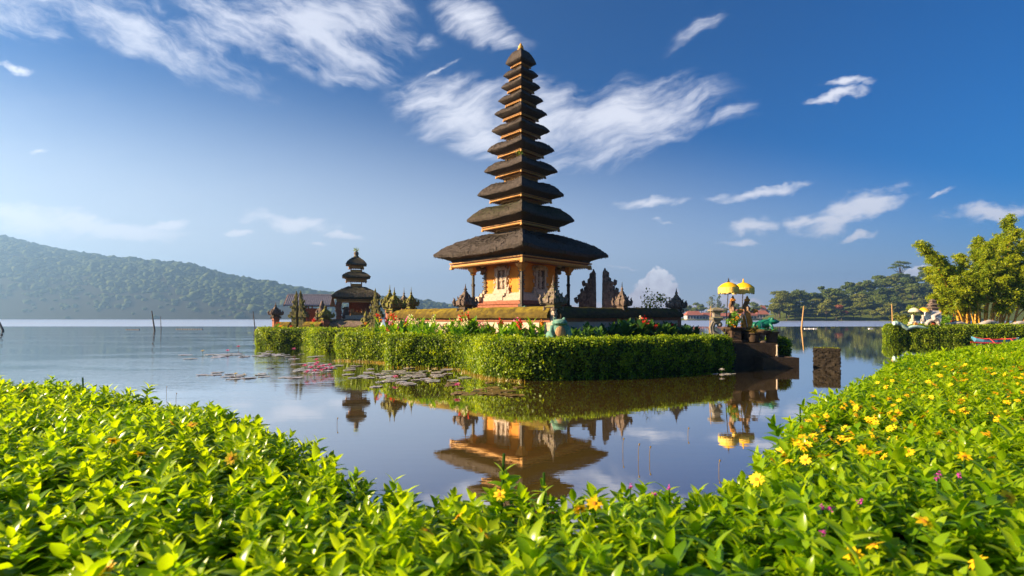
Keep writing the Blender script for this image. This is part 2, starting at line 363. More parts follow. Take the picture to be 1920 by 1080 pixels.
M['teal_serpent'] = stone('pale_turquoise_paint', (.30, .52, .46), (.52, .68, .60), 5, .7, .4, 20, spec=.3)
M['serpent'] = stone('weathered_white_stone', (.34, .29, .24), (.60, .53, .46), 4, .85, .6, 14, spec=.2)
M['boat_blue'] = stone('blue_boat_paint', (.10, .36, .55), (.16, .46, .64), 4, .45, .1, spec=.4)
M['boat_red'] = stone('red_boat_paint', (.50, .03, .03), (.62, .06, .05), 4, .45, .1, spec=.4)
M['skin'] = stone('skin', (.24, .13, .08), (.32, .18, .11), 8, .6, .1, spec=.3)
M['hair'] = stone('black_hair', (.01, .008, .007), (.02, .016, .013), 8, .5, .1, spec=.3)
M['jacket'] = stone('orange_red_jacket', (.52, .10, .03), (.62, .15, .05), 8, .8, .1, spec=.2)
M['trousers'] = stone('pale_teal_trousers', (.26, .42, .42), (.34, .50, .50), 8, .8, .1, spec=.2)
M['red_cloth'] = stone('red_cloth', (.38, .04, .03), (.52, .08, .05), 8, .8, .1, spec=.2)

M['hedgeleaf'] = leafmat('hedge_leaf', (.05, .11, .003), (.17, .28, .006), (.36, .45, .012), .42, rough=.45, spec=.35, gain=1.5)
M['ground_leaf'] = leafmat('creeper_leaf', (.045, .135, .003), (.155, .31, .004), (.34, .47, .007), .5, rough=.28, spec=.45, gain=1.8)
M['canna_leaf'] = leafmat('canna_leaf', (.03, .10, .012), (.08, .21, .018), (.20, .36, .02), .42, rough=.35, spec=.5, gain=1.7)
M['canna_shade'] = leafmat('shaded_canna_leaf', (.012, .05, .016), (.035, .10, .026), (.08, .18, .035), .35, rough=.35, spec=.5, gain=1.5)  # right bed's leaves, with the wall's shade put into darker greens
M['shrub_leaf'] = leafmat('shrub_leaf', (.06, .12, .008), (.15, .23, .015), (.24, .31, .02), .4, gain=1.5)
M['tree_leaf'] = leafmat('tree_leaf', (.03, .065, .010), (.08, .13, .018), (.16, .20, .028), .32, rough=.5, spec=.25, gain=1.5)
M['tree_leaf_olive'] = leafmat('tree_leaf_olive', (.06, .09, .012), (.14, .17, .022), (.22, .23, .035), .32, rough=.5, spec=.25, gain=1.4)
M['bamboo_leaf'] = leafmat('bamboo_leaf', (.07, .13, .004), (.20, .29, .006), (.42, .45, .012), .45, rough=.45, spec=.3, gain=1.5)
M['flame_leaf'] = leafmat('rust_red_leaf', (.22, .06, .02), (.36, .12, .04), None, .3, tcol=(1.3, .8, .4))
M['palm_leaf'] = leafmat('palm_leaf', (.06, .09, .012), (.20, .17, .03), (.34, .22, .05), .35)
def petal(n, a, b, tr=.35): return leafmat(n, a, b, None, tr, tcol=(1.1, 1.0, 1.0), rough=.55, spec=.25)
M['petal_yellow'] = petal('yellow_petal', (.90, .58, .006), (.95, .70, .015))
M['petal_eye'] = stone('orange_flower_eye', (.45, .16, .01), (.62, .26, .01), 60, .8, .3)
M['petal_magenta'] = petal('magenta_petal', (.60, .04, .38), (.75, .10, .55))
M['petal_pink'] = petal('pink_petal', (.72, .10, .30), (.85, .28, .48))
M['petal_red'] = petal('red_petal', (.62, .015, .012), (.72, .04, .02))
M['petal_orange'] = petal('orange_petal', (.78, .24, .01), (.85, .40, .03))
M['petal_cream'] = petal('cream_petal', (.78, .68, .28), (.86, .80, .48))
M['petal_white'] = petal('white_petal', (.80, .78, .70), (.88, .86, .80))
M['lilypad'] = leafmat('lily_pad', (.24, .25, .18), (.38, .36, .32), (.46, .41, .42), .1, rough=.22, spec=1.0)  # reflected sky is put into the pale grey-lilac base colour
M['lilypad_brown'] = leafmat('brown_lily_pad', (.16, .10, .03), (.26, .16, .05), None, .1, rough=.3, spec=.7)
M['reed'] = leafmat('dry_reed', (.28, .19, .03), (.46, .33, .06), None, .3)

# lake surface: a mirror over brown water, ruffled by the wind far out
def water_mat():
    m, t = nmat('lake_water')
    g = N(t, 'ShaderNodeNewGeometry'); s = N(t, 'ShaderNodeSeparateXYZ'); t.links.new(g.outputs['Position'], s.inputs[0])
    def mr(src, a, b, c=0., d=1.):
        n = N(t, 'ShaderNodeMapRange', interpolation_type='SMOOTHSTEP'); t.links.new(src, n.inputs[0])
        for i, v in enumerate((a, b, c, d)): n.inputs[i+1].default_value = v
        return n.outputs[0]
    def mp(scale, rot=0):
        n = N(t, 'ShaderNodeMapping'); n.inputs['Scale'].default_value = scale; n.inputs['Rotation'].default_value = (0, 0, rot); t.links.new(g.outputs['Position'], n.inputs[0]); return n.outputs[0]
    def mt(op, a, b):
        n = N(t, 'ShaderNodeMath', operation=op)
        for i, v in enumerate((a, b)):
            if isinstance(v, (int, float)): n.inputs[i].default_value = v
            else: t.links.new(v, n.inputs[i])
        return n.outputs[0]
    edge = noise(t, mp((.004, .02, 1)), 1, 3)
    yw = mt('ADD', s.outputs[1], mt('MULTIPLY', mt('SUBTRACT', edge, .5), 16))
    far = mr(yw, 118, 128)
    # ripple strips: stronger in the open water on the left, calm in front of the island
    patch = noise(t, mp((.05, .16, 1), .25), 1, 3)
    left = mr(s.outputs[0], -3, -9)
    ripple = mt('MULTIPLY', mr(patch, .42, .62), mt('ADD', mt('MULTIPLY', left, .9), .03))
    n1 = noise(t, mp((.7, 3.0, 1), .12), 1.6, 3, .5); n2 = noise(t, mp((1.2, 5.0, 1), .3), 4.0, 2, .5)
    h = mt('ADD', mt('MULTIPLY', n1, 1.0), mt('MULTIPLY', n2, .25))
    amp = mt('ADD', mt('MULTIPLY', ripple, .014), .0006)
    bp = N(t, 'ShaderNodeBump'); bp.inputs['Distance'].default_value = 1.0; bp.inputs['Strength'].default_value = 1.0
    t.links.new(mt('MULTIPLY', h, amp), bp.inputs['Height'])
    gl = N(t, 'ShaderNodeBsdfGlossy'); t.links.new(bp.outputs[0], gl.inputs['Normal'])
    t.links.new(mt('ADD', mt('MULTIPLY', far, .30), .012), gl.inputs['Roughness']); gl.inputs[0].default_value = (1, 1, 1, 1)
    df = N(t, 'ShaderNodeBsdfDiffuse'); murk = noise(t, mp((.25, .25, 1)), 1, 4)
    t.links.new(ramp(t, murk, [(.3, (.105, .068, .012)), (.7, (.150, .100, .020))]), df.inputs[0])
    fr = N(t, 'ShaderNodeFresnel'); fr.inputs[0].default_value = 2.3; t.links.new(bp.outputs[0], fr.inputs['Normal'])
    mx = N(t, 'ShaderNodeMixShader'); t.links.new(mt('MINIMUM', mt('ADD', mt('MULTIPLY', fr.outputs[0], 1.0), mt('ADD', mt('MULTIPLY', far, .5), .36)), 1.0), mx.inputs[0])
    t.links.new(df.outputs[0], mx.inputs[1]); t.links.new(gl.outputs[0], mx.inputs[2])
    o = N(t, 'ShaderNodeOutputMaterial'); t.links.new(mx.outputs[0], o.inputs[0]); return m
M['water'] = water_mat()

# ------------------------------------------------------------------ foliage helpers
def unit(a): return a/np.maximum(np.linalg.norm(a, axis=-1, keepdims=True), 1e-9)
def cards(P, Dv, Nv, L, Wd, fold=.12):
    """one bent leaf (4 corners) per point: along Dv, facing Nv"""
    P = np.asarray(P, float); n = len(P); Dv = unit(Dv); S = unit(np.cross(Dv, Nv)); Nn = np.cross(S, Dv)
    L = np.broadcast_to(np.asarray(L, float), (n,))[:, None]; Wd = np.broadcast_to(np.asarray(Wd, float), (n,))[:, None]
    v = np.stack([P-Dv*L/2, P+S*Wd/2+Nn*L*fold-Dv*L*.08, P+Dv*L/2-Nn*L*fold*.8, P-S*Wd/2+Nn*L*fold-Dv*L*.08], 1).reshape(-1, 3)
    f = np.arange(4*n).reshape(n, 4); return v, f
def rdir(n, r=None):
    return unit((r or rng).normal(size=(n, 3)))
def merge(parts):
    V_, F_, R_ = [], [], []; o = 0
    for v, f, r in parts:
        V_.append(v); F_.append(f+o); R_.append(r); o += len(v)
    return np.concatenate(V_), np.concatenate(F_), np.concatenate(R_)
def surface_leaves(bm_v, bm_f, dens, size, rough=.05, clump=2.2):
    """leaves scattered over a triangulated surface"""
    tri = []
    for f in bm_f:
        for k in range(1, len(f)-1): tri.append((f[0], f[k], f[k+1]))
    v = np.array(bm_v); tri = np.array(tri); a, b, c = v[tri[:, 0]], v[tri[:, 1]], v[tri[:, 2]]
    nr = np.cross(b-a, c-a); area = np.linalg.norm(nr, axis=1)/2; nr = unit(nr)
    n = int(area.sum()*dens); k = rng.choice(len(tri), n, p=area/area.sum()); u = rng.random((n, 2)); fl = u.sum(1) > 1; u[fl] = 1-u[fl]
    P = a[k]+(b[k]-a[k])*u[:, :1]+(c[k]-a[k])*u[:, 1:]; nn = nr[k]
    lump = np.array([mnoise.noise(Vector(p*clump)) for p in P])
    P = P+nn*(rough*rng.normal(size=n)+lump*.075+np.where(rng.random(n) < .03, rng.uniform(.04, .13, n), 0))[:, None]
    nv = unit(nn+rdir(n)*.95); dv = unit(np.cross(nv, rdir(n))+nn*.25+np.array([0, 0, .3]))
    s = size*rng.uniform(.7, 1.35, n)
    V_, F_ = cards(P, dv, nv, s, s*.62)
    r = np.clip(.5+lump*.5+rng.normal(size=n)*.27, 0, 1)
    return V_, F_, np.repeat(r, 4)

def chaikin(p, it=2, closed=True):
    p = [Vector((*q, 0)) if len(q) == 2 else Vector(q) for q in p]
    for _ in range(it):
        q = []; n = len(p)
        for i in range(n if closed else n-1):
            a, b = p[i], p[(i+1) % n]; q += [a*.75+b*.25, a*.25+b*.75]
        if not closed: q = [p[0]]+q+[p[-1]]
        p = q
    return p
def hedge(name, label, foot, z0, z1, dens, size, mat='hedgeleaf', cat='hedge', group=None, inset=.28, it=2):
    """a clipped hedge: dark inner body under a skin of small leaves"""
    p = chaikin(foot, it); n = len(p)
    area = sum(p[i].x*p[(i+1) % n].y-p[(i+1) % n].x*p[i].y for i in range(n))
    if area < 0: p.reverse()
    def off(d):
        o = []
        for i in range(n):
            t = (p[(i+1) % n]-p[i-1]).normalized(); o.append(p[i]+Vector((-t.y, t.x, 0))*d)
        return o
    h = z1-z0; mb = MB(); rs = []
    for (d, z) in ((.10, z0), (.04, z0+h*.25), (0, z0+h*.55), (.02, z0+h*.84), (inset*.3, z0+h*.955), (inset, z1)):
        ring = []
        for q in off(d):
            w = mnoise.noise(Vector((q.x*1.1, q.y*1.1, z*1.5)))*.06
            ring.append((q.x+w, q.y+w, z+w*.5))
        rs.append(ring)
    mb.rings(rs)
    bm = bmesh.new(); vs = [bm.verts.new(v) for v in mb.v]
    for f in mb.f: bm.faces.new([vs[i] for i in f])
    bmesh.ops.recalc_face_normals(bm, faces=bm.faces); bmesh.ops.triangulate(bm, faces=bm.faces); bm.verts.index_update()
    bv = [v.co[:] for v in bm.verts]; bf = [[v.index for v in f.verts] for f in bm.faces]; bm.free()
    root = thing(name, label, cat, (0, 0, 0), 0, group)
    mc = MB(); mc.v = [(q[0], q[1], q[2]) for q in bv]; mc.f = bf; mc.build('branches', M['core'], root, smooth=60)
    v, f, r = surface_leaves(bv, bf, dens, size)
    link('foliage', mesh_arrays('foliage', v, f, r), M[mat], root)
    return root

def crown(lobes, n, size, seed, asp=.62, inner=.35, droop=0.):
    """leaf clumps through a crown made of several ellipsoid lobes [(c, r)]"""
    r = np.random.default_rng(seed); w = np.array([a[1][0]*a[1][1]+a[1][2]*a[1][0] for a in lobes]); k = r.choice(len(lobes), n, p=w/w.sum())
    c = np.array([a[0] for a in lobes], float)[k]; rad = np.array([a[1] for a in lobes], float)[k]
    d = unit(r.normal(size=(n, 3))); d[:, 2] = np.where(d[:, 2] < -.35, -d[:, 2]*.5, d[:, 2]); d = unit(d)
    q = np.where(r.random(n) < inner, r.uniform(.35, 1, n), r.uniform(.86, 1.08, n))
    bump = 1+.16*np.sin(d[:, 0]*7+k)*np.sin(d[:, 1]*8+2*k)+.12*np.sin(d[:, 2]*9+k*3)
    P = c+d*rad*(q*bump)[:, None]
    nv = unit(d+r.normal(size=(n, 3))*.6); dv = unit(np.cross(nv, r.normal(size=(n, 3)))+np.array([0, 0, -droop]))
    s = size*r.uniform(.6, 1.4, n); v, f = cards(P, dv, nv, s, s*asp)
    lob = r.random(len(lobes))[k]
    rn = np.clip(.25+.3*lob+.25*(d[:, 2]*.5+.5)*0+r.normal(size=n)*.15+.15, 0, 1)
    return v, f, np.repeat(rn, 4)
def trunk_mb(h, r, limbs, seed=0):
    q = random.Random(seed); mb = MB()
    top = Vector((q.uniform(-.05, .05)*h, q.uniform(-.05, .05)*h, h))
    mb.tube([(0, 0, -.3), (0, 0, 0), top*.5+Vector((q.uniform(-.03, .03)*h, 0, 0)), top], [r*1.5, r*1.1, r*.8, r*.45], 8)
    for e, s in limbs:
        s0 = top*s; e = Vector(e); mb.tube([s0, s0*.5+e*.5+Vector((0, 0, -.06*h)), e], [r*.5, r*.33, r*.12], 6)
    return mb

# ------------------------------------------------------------------ setting: lake, hills, banks
def disc(name, mat, z, rad, cy=0., n=96, kind='structure'):
    v = [(0, cy, z)]+[(rad*math.cos(2*PI*i/n), cy+rad*math.sin(2*PI*i/n), z) for i in range(n)]
    me = bpy.data.meshes.new(name); me.from_pydata(v, [], [(0, i+1, (i+1) % n+1) for i in range(n)])
    return tag(link(name, me, mat), kind=kind)
disc('lake_water', M['water'], 0, 2600, 300)

HILL = [(-420, 400), (-200, 425), (0, 446), (60, 457), (135, 474), (200, 481), (270, 489), (350, 497), (425, 514), (475, 524), (540, 537), (600, 548), (660, 553), (720, 556),
        (775, 561), (820, 567), (870, 574), (950, 582), (1100, 588), (1290, 591), (1500, 593), (2100, 592)]
hx = np.array([a for a, b in HILL], float); hy = np.array([b for a, b in HILL], float)
def build_hills():
    na, nd = 150, 16; az = np.linspace(-420, 2100, na); v = []
    for i, px in enumerate(az):
        d0 = np.interp(px, [-420, 0, 700, 900, 2100], [1150, 1150, 980, 1250, 1500])
        top = (597-np.interp(px, hx, hy)-5)
        for j in range(nd):
            t = j/(nd-1); D = d0+330*t
            hgt = top*(d0+330)/F*math.sin(min(t*1.04, 1)*PI/2)**.85
            w = mnoise.fractal(Vector((px*.012, t*2.2, 0)), .8, 2., 4)*10*math.sin(t*PI*.9)*min(1, top/60)
            v.append((X(px, D), D, max(-.5, hgt+w+EYE*t) if j else -.5))
    f = [(i*nd+j, (i+1)*nd+j, (i+1)*nd+j+1, i*nd+j+1) for i in range(na-1) for j in range(nd-1)]
    me = mesh_arrays('hills', v, f, smooth=True); o = link('hills', me, M['soil']); tag(o, kind='structure')
    # the forest over it: thousands of crowns nobody could count
    v = np.array(v).reshape(na, nd, 3); n = 16000; r = np.random.default_rng(3)
    u = r.random(n)*(na-1)*.62; w = np.sqrt(r.random(n))*(nd-1); w = np.where(r.random(n) < .12, nd-1-r.random(n)*.4, w)
    i, j = np.minimum(u.astype(int), na-2), np.minimum(w.astype(int), nd-2); a, b = (u-i)[:, None], (w-j)[:, None]
    p = v[i, j]*(1-a)*(1-b)+v[i+1, j]*a*(1-b)+v[i, j+1]*(1-a)*b+v[i+1, j+1]*a*b
    iv, fi = ICO[2]; nv = len(iv)
    s = r.uniform(3.6, 8.0, n)*np.where(r.random(n) < .06, 1.7, 1); k = 1+.28*r.normal(size=(n, nv))*.6
    vv = (iv[None]*k[..., None]*np.stack([s, s, s*r.uniform(.45, .85, n)], 1)[:, None, :])+(p+np.stack([0*s, 0*s, s*.25], 1))[:, None, :]
    ff = fi[None]+(np.arange(n)*nv)[:, None, None]
    o = link('forest', mesh_arrays('forest', vv.reshape(-1, 3), ff.reshape(-1, 3), np.repeat(r.random(n), nv)), M['tree_far'])
    tag(o, 'dense blue green forest covering the long hill across the lake', 'forest', kind='stuff')
M['tree_far'] = leafmat('far_canopy', (.022, .045, .012), (.05, .08, .018), (.08, .105, .025), .0, rough=.8, spec=.05)
build_hills()

# island
ISL = [(-17.4, 34.6), (-13.4, 33.4), (-12.0, 31.6), (-8.2, 31.0), (-8.2, 24.6), (-5.6, 22.9), (-5.0, 20.9), (-2.0, 20.3), (-1.0, 17.2), (.5, 16.2), (7.6, 19.9), (8.9, 21.3), (11.8, 22.2), (12.4, 24), (13.5, 33), (10, 44), (2, 56), (-16, 58), (-20, 46), (-19, 38)]
def slab(name, pts, z0, z1, mat, it=1):
    p = chaikin(pts, it); mb = MB(); mb.rings([[(q.x, q.y, z0) for q in p], [(q.x, q.y, z1) for q in p]], False, True)
    return tag(mb.build(name, mat), kind='structure')
slab('island_ground', ISL, -.6, .5, M['lawn'])

HEDGE_G = None
hedge('clipped_hedge', 'long bright green hedge of the island nearest the camera, below the frog and the cannas', 
      [(-5.4, 21.5), (-5.15, 20.5), (-4.5, 20.2), (-2.5, 19.95), (-1.75, 19.3), (-1.25, 17.7), (-.85, 16.6), (.3, 15.8), (2, 16.15), (5, 17.75), (8.3, 19.45), (9.0, 20.1), (8.75, 20.9), (5, 19.2), (1.8, 17.6), (.7, 17.5), (.2, 18.5), (-.5, 20.4), (-1.2, 21.2), (-4.2, 21.6)], -.1, 1.24, 1250, .085)
hedge('clipped_hedge', 'short rounded hedge behind the pink water lilies, between the two longer hedges',
      [(-8.75, 24.9), (-8.5, 23.9), (-7.6, 23.4), (-6.2, 22.75), (-5.3, 22.2), (-4.5, 22.0), (-3.9, 22.6), (-5.0, 23.6), (-7.0, 24.9), (-8.2, 25.7)], -.1, 1.25, 1100, .085)
hedge('clipped_hedge', 'farthest island hedge, in front of the small three-roofed pagoda',
      [(-18, 35.4), (-17.7, 34.2), (-16, 33.6), (-14.1, 33.7), (-13.3, 32.8), (-12.5, 31.3), (-11.2, 30.8), (-9, 31.0), (-7.0, 30.4), (-6.6, 31.6), (-9, 32.5), (-11, 32.5), (-12.3, 33.6), (-13.3, 35), (-16, 35.3), (-17.2, 36)], -.1, 1.27, 750, .105)
hedge('clipped_hedge', 'small dark hedge end bulging out behind the stone water terrace', [(11.0, 22.6), (11.4, 21.75), (12.0, 21.6), (12.4, 22.2), (12.3, 23.2), (11.4, 23.4)], .0, 1.1, 1100, .085)

# ------------------------------------------------------------------ thatched pagodas
FS = [0, .08, .22, .40, .56, .80, 1.0]; FZ = [.03, .17, .40, .58, .71, .90, 1.0]
FZU = [.03, .20, .43, .63, .80, .94, 1.0]
def thatch(R_, ztip, rf, zf, rsh, zsh, sub=10, peak=False, upper=False):
    """square thatch roof given by half diagonals; thick bevelled eave, bulging top"""
    k = 1/math.sqrt(2); mb = MB(); dz = zsh-ztip
    prof = [(rf*.6, zf+.02), (rf*.98, zf), (R_*.80, zf+(ztip-zf)*.28), (R_*.93, zf+(ztip-zf)*.68), (R_*.99, ztip-.02*R_)]
    for s in np.linspace(0, 1, 13):
        prof.append((R_+(rsh-R_)*s, ztip+dz*float(np.interp(s, FS, FZU if upper else FZ))))
    if peak: prof += [(rsh*.5, zsh+dz*.02), (.02, zsh+dz*.05)]
    else: prof += [(rsh*.8, zsh+.04*dz), (rsh*.5, zsh+.05*dz)]
    rs = []; jit = .008*min(R_, 2.2)
    for (a, z) in prof:
        h = a*k; ring = []; q = max(0, (a-rf)/(R_-rf)) if a > rf else 0; up = z > ztip; dip = (.03+(.022 if upper else .012)*min(1, (R_-a)/(R_-rsh))) if up and a > rsh*.9 else .03*q**.6*(not up)
        cor = [(-h, -h), (h, -h), (h, h), (-h, h)]
        for i in range(4):
            p, n = cor[i], cor[(i+1) % 4]
            for s in range(sub):
                t = s/sub; w = math.sin(PI*t)**.7 if t else 0; x = (p[0]+(n[0]-p[0])*t)*(1-.028*w); y = (p[1]+(n[1]-p[1])*t)*(1-.028*w)
                ring.append((x+random.uniform(-jit, jit), y+random.uniform(-jit, jit), z-R_*w*dip+mnoise.noise(Vector((x*1.6, y*1.6, z)))*.018*R_**.5*q+random.uniform(-jit, jit)))
        rs.append(ring)
    mb.rings(rs)
    # loose straw laid down the slopes and hanging off the eave
    n0 = 4; rr = np.array(rs); nr = len(rs); m = int(520*R_**1.35)
    ri = rng.integers(3, nr-3, m); ci = rng.integers(0, 4*sub, m); u = rng.random((m, 1)); w = rng.random((m, 1)); c2 = (ci+1) % (4*sub)
    A = rr[ri, ci]*(1-u)+rr[ri, c2]*u; B = rr[ri+1, ci]*(1-u)+rr[ri+1, c2]*u; P = A*(1-w)+B*w; dn = unit(A-B); sd = unit(rr[ri, c2]-rr[ri, ci]); nn = np.cross(sd, dn); nn *= np.sign((nn*(P*np.array([1, 1, 0])+np.array([0, 0, .5]))).sum(1))[:, None]
    v, f = cards(P+nn*.012, dn+nn*.16+rng.normal(size=(m, 3))*.18, nn, .05+.065*R_**.6*rng.uniform(.6, 1.3, m), .022+.007*R_, .05)
    mb.add(v, f)
    return mb
def eave_frame(rf, zb, t, parent, drops=True, wood='redwood'):
    """dark timber ring under the thatch with a thin gilded trim and carved pendants"""
    k = 1/math.sqrt(2); h = rf*k; mb = MB()
    mb.stack([(h*.70, zb+.3*t), (h*.93, zb+.05*t), (h*.985, zb+.05*t), (h*.985, zb+.42*t), (h*.96, zb+.44*t), (h*.96, zb+.60*t), (h*1.02, zb+.64*t), (h*1.02, zb+t), (h*.7, zb+t)])
    fr = mb.build('eave_frame', M[wood], parent)
    mb = MB(); a, b, z0, z1 = h*.988, h*1.004, zb-.02*t, zb+.40*t
    ring = lambda q, z: [(-q, -q, z), (q, -q, z), (q, q, z), (-q, q, z)]
    mb.rings([ring(a, z0), ring(b, z0), ring(b, z1), ring(a, z1)], False, False)
    if drops:
        n = max(7, int(rf*9))
        for i in range(n):
            u = -h+(i+.5)*2*h/n; q = h*.99; w = 2*h/n*.62
            for (x, y) in ((u, -q), (u, q), (-q, u), (q, u)): mb.box((x, y, zb-.10*t), (w, w, t*.36), PI/4, .5)
        for sx in (-1, 1):
            for sy in (-1, 1): mb.box((sx*h*.99, sy*h*.99, zb-.05*t), (.05+.035*rf,)*2+(t*1.1,), 0, .6)
    mb.build('gilded_trim', M['gold'], parent)
    mb = MB(); a2, b2, z2, z3 = h*1.012, h*1.026, zb+.74*t, zb+.92*t
    mb.rings([ring(a2, z2), ring(b2, z2), ring(b2, z3), ring(a2, z3)], False, False); mb.build('gilded_trim', M['gold'], parent)
    return fr
def big_pagoda():
    D = 27.4; k = 1/math.sqrt(2)
    root = thing('pagoda_tower', 'tall pagoda with eleven dark thatched roofs and an orange shrine room below', 'pagoda', (X(976.5, D), D, .5), R(45))
    def z(v): return v-.5
    T = [  # tip half diagonal, tip z, frame half diagonal, frame bottom z, shoulder half diagonal, shoulder z
        (4.82, 5.46, 3.84, 4.70, 1.75, 6.64), (2.97, 7.37, 2.12, 6.78, 1.54, 8.17), (2.38, 8.78, 1.68, 8.33, 1.16, 9.48), (2.03, 10.08, 1.36, 9.69, 1.0, 10.66),
        (1.86, 11.22, 1.24, 10.80, .93, 11.74), (1.61, 12.30, 1.07, 11.88, .82, 12.72), (1.44, 13.22, .96, 12.82, .74, 13.58), (1.245, 13.95, .83, 13.60, .64, 14.30),
        (1.09, 14.69, .72, 14.36, .56, 15.02), (.967, 15.33, .63, 15.04, .50, 15.66), (.848, 16.01, .54, 15.74, .16, 16.78)]
    for i, (r_, zt, rf, zf, rs, zs) in enumerate(T):
        t = .05+.045*rf; zf += .03+.02*rf
        rb = thatch(r_, z(zt), rf, z(zf+t), rs, z(zs), 12 if i < 3 else 8, i == 10, i > 0).build('thatch_roof', M['thatch_mossy'] if i == 1 else M['thatch'], root, 'thatch roof with green moss on its slope' if i == 1 else None, smooth=38)
        eave_frame(rf, z(zf), t, rb)
        if i:
            zb = T[i-1][5]-.12; rn = min(rs*.86, rf*.66) if i < 10 else rf*.66; h = rn*k
            mb = MB(); mb.stack([(h, z(zb)), (h, z(zf-.30*(zf-zb))), (h*1.12, z(zf-.28*(zf-zb))), (h*1.12, z(zf+.02))])
            for s in (-1, 1):
                for q in (-1, 1): mb.box((s*h*.98, q*h*.98, z((zb+zf)/2)), (h*.22, h*.22, zf-zb+.02))
            for q in range(int(4+rf*5)):
                u = random.uniform(-.8, .8)*h; e = h*1.01; hz = z(random.uniform(zb, zf))
                for (x, y) in ((u, -e), (-e, u), (u, e), (e, u)): mb.box((x, y, hz), (h*.16, h*.16, h*.10), PI/4)
            mb.build('tower_neck', M['golddark'], root)
    mb = MB(); mb.lathe([(.16, 0), (.19, .06), (.12, .10), (.15, .16), (.15, .22), (.09, .26), (.07, .34), (.015, .42)], (0, 0, z(16.74)), 10); mb.build('finial', M['goldband'], root, smooth=40)
    # tufts of grass growing on the sixth roof
    # platform, shrine room
    mb = MB(); mb.stack([(2.75, 0), (2.75, .9), (2.85, .95), (2.85, 1.1), (2.6, 1.15), (2.6, z(2.40)), (2.7, z(2.43)), (2.7, z(2.52))]); mb.build('platform', M['brickred'], root)
    hw = 1.97*k
    mb = MB(); mb.stack([(hw*1.34, z(2.52)), (hw*1.34, z(2.60)), (hw*1.24, z(2.62)), (hw*1.24, z(2.72)), (hw*1.29, z(2.74)), (hw*1.29, z(2.80)), (hw*1.18, z(2.82)), (hw*1.18, z(2.93))]); mb.build('stepped_base', M['brickred'], root)
    mb = MB(); mb.stack([(hw*1.16, z(2.93)), (hw*1.16, z(3.10)), (hw*1.10, z(3.12)), (hw*1.10, z(3.26)), (hw*1.03, z(3.34))])
    for s in (-1, 1):
        for q in (-1, 1):
            mb.box((s*hw*1.16, q*hw*1.16, z(3.05)), (.42, .42, .26), 0, .9); mb.box((s*hw*1.08, q*hw*1.08, z(3.26)), (.32, .32, .2), 0, .6); mb.box((s*hw*1.02, q*hw*1.02, z(3.42)), (.22, .22, .2), 0, .6)
    mb.build('stone_plinth', M['pale'], root)
    mb = MB(); mb.stack([(hw, z(3.26)), (hw, z(4.98))]); wl_ = mb.build('shrine_wall', M['ochre'], root)
    for s in (-1, 1):                                      # saw-toothed brick quoins at the corners
        for q in (-1, 1):
            mb = MB(); mb.stack([p for i in range(13) for p in ((.06, z(3.36+i*.115)), (.085+.045*(i % 2), z(3.37+i*.115)), (.085+.045*(i % 2), z(3.44+i*.115)), (.06, z(3.45+i*.115)))], (s*(hw-.02), q*(hw-.02), 0))
            mb.build('corner_quoin', M['stone'], wl_)
    for a in range(4):
        Mx = Matrix.Rotation(a*PI/2, 4, 'Z'); d = -hw
        mb = MB()
        for s in (-1, 1):
            mb.box((s*.34, d-.05, z(3.98)), (.12, .14, 1.25)); mb.box((s*.47, d-.04, z(4.42)), (.15, .10, .34), 0, .7); mb.box((s*.45, d-.05, z(3.52)), (.2, .14, .26), 0, .7); mb.box((s*.52, d-.05, z(3.36)), (.2, .2, .14))
            mb.box((s*.56, d-.02, z(4.62)), (.10, .08, .22), 0, .6)
        mb.box((0, d-.06, z(4.60)), (.92, .16, .10)); mb.box((0, d-.07, z(4.72)), (.7, .17, .14), 0, .85); mb.box((0, d-.08, z(3.40)), (.95, .2, .16)); mb.box((0, d-.1, z(3.27)), (.7, .24, .14)); mb.box((0, d-.11, z(3.08)), (.5, .3, .24)); mb.box((0, d-.06, z(3.5)), (.66, .14, .08))
        for _ in range(46):
            x = random.choice((-1, 1))*random.uniform(.24, .6); mb.box((x, d-.10, z(random.uniform(3.3, 4.75))), (.06, .07, random.uniform(.05, .11)), random.uniform(-.5, .5), .6)
        for _ in range(26): mb.box((random.uniform(-.42, .42), d-.13, z(random.choice((3.4, 3.28, 4.62, 4.72, 3.12))+random.uniform(-.04, .04))), (.06, .1, .07), random.uniform(-.5, .5), .6)
        dr = mb.xf(Mx).build('carved_door_frame', M['pale'], root)
        mb = MB(); mb.box((0, d-.012, z(4.02)), (.57, .03, 1.06))
        for s in (-1, 1): mb.box((s*.2, d-.03, z(4.02)), (.04, .04, 1.0))
        mb.xf(Mx).build('door_panel', M['darkstone'], dr)
        mb = MB(); mb.ell((0, d-.06, z(4.34)), (.07, .06, .09), 2); mb.ell((0, d-.05, z(4.06)), (.11, .07, .22), 2); mb.ell((0, d-.05, z(3.76)), (.10, .06, .2), 2); mb.tube([(-.11, d-.06, z(4.2)), (-.17, d-.08, z(4.02)), (-.04, d-.11, z(3.98))], .03, 6); mb.tube([(.11, d-.06, z(4.2)), (.17, d-.08, z(4.04)), (.05, d-.11, z(3.96))], .03, 6); mb.lathe([(.08, 0), (.04, .08), (.01, .18)], (0, d-.05, z(4.4)), 8)
        for _ in range(40): mb.box((random.uniform(-.16, .16), d-.045, z(random.uniform(3.55, 4.5))), (.035, .05, .05), random.random(), .6)
        mb.xf(Mx).build('relief_figure', M['pale'], dr)
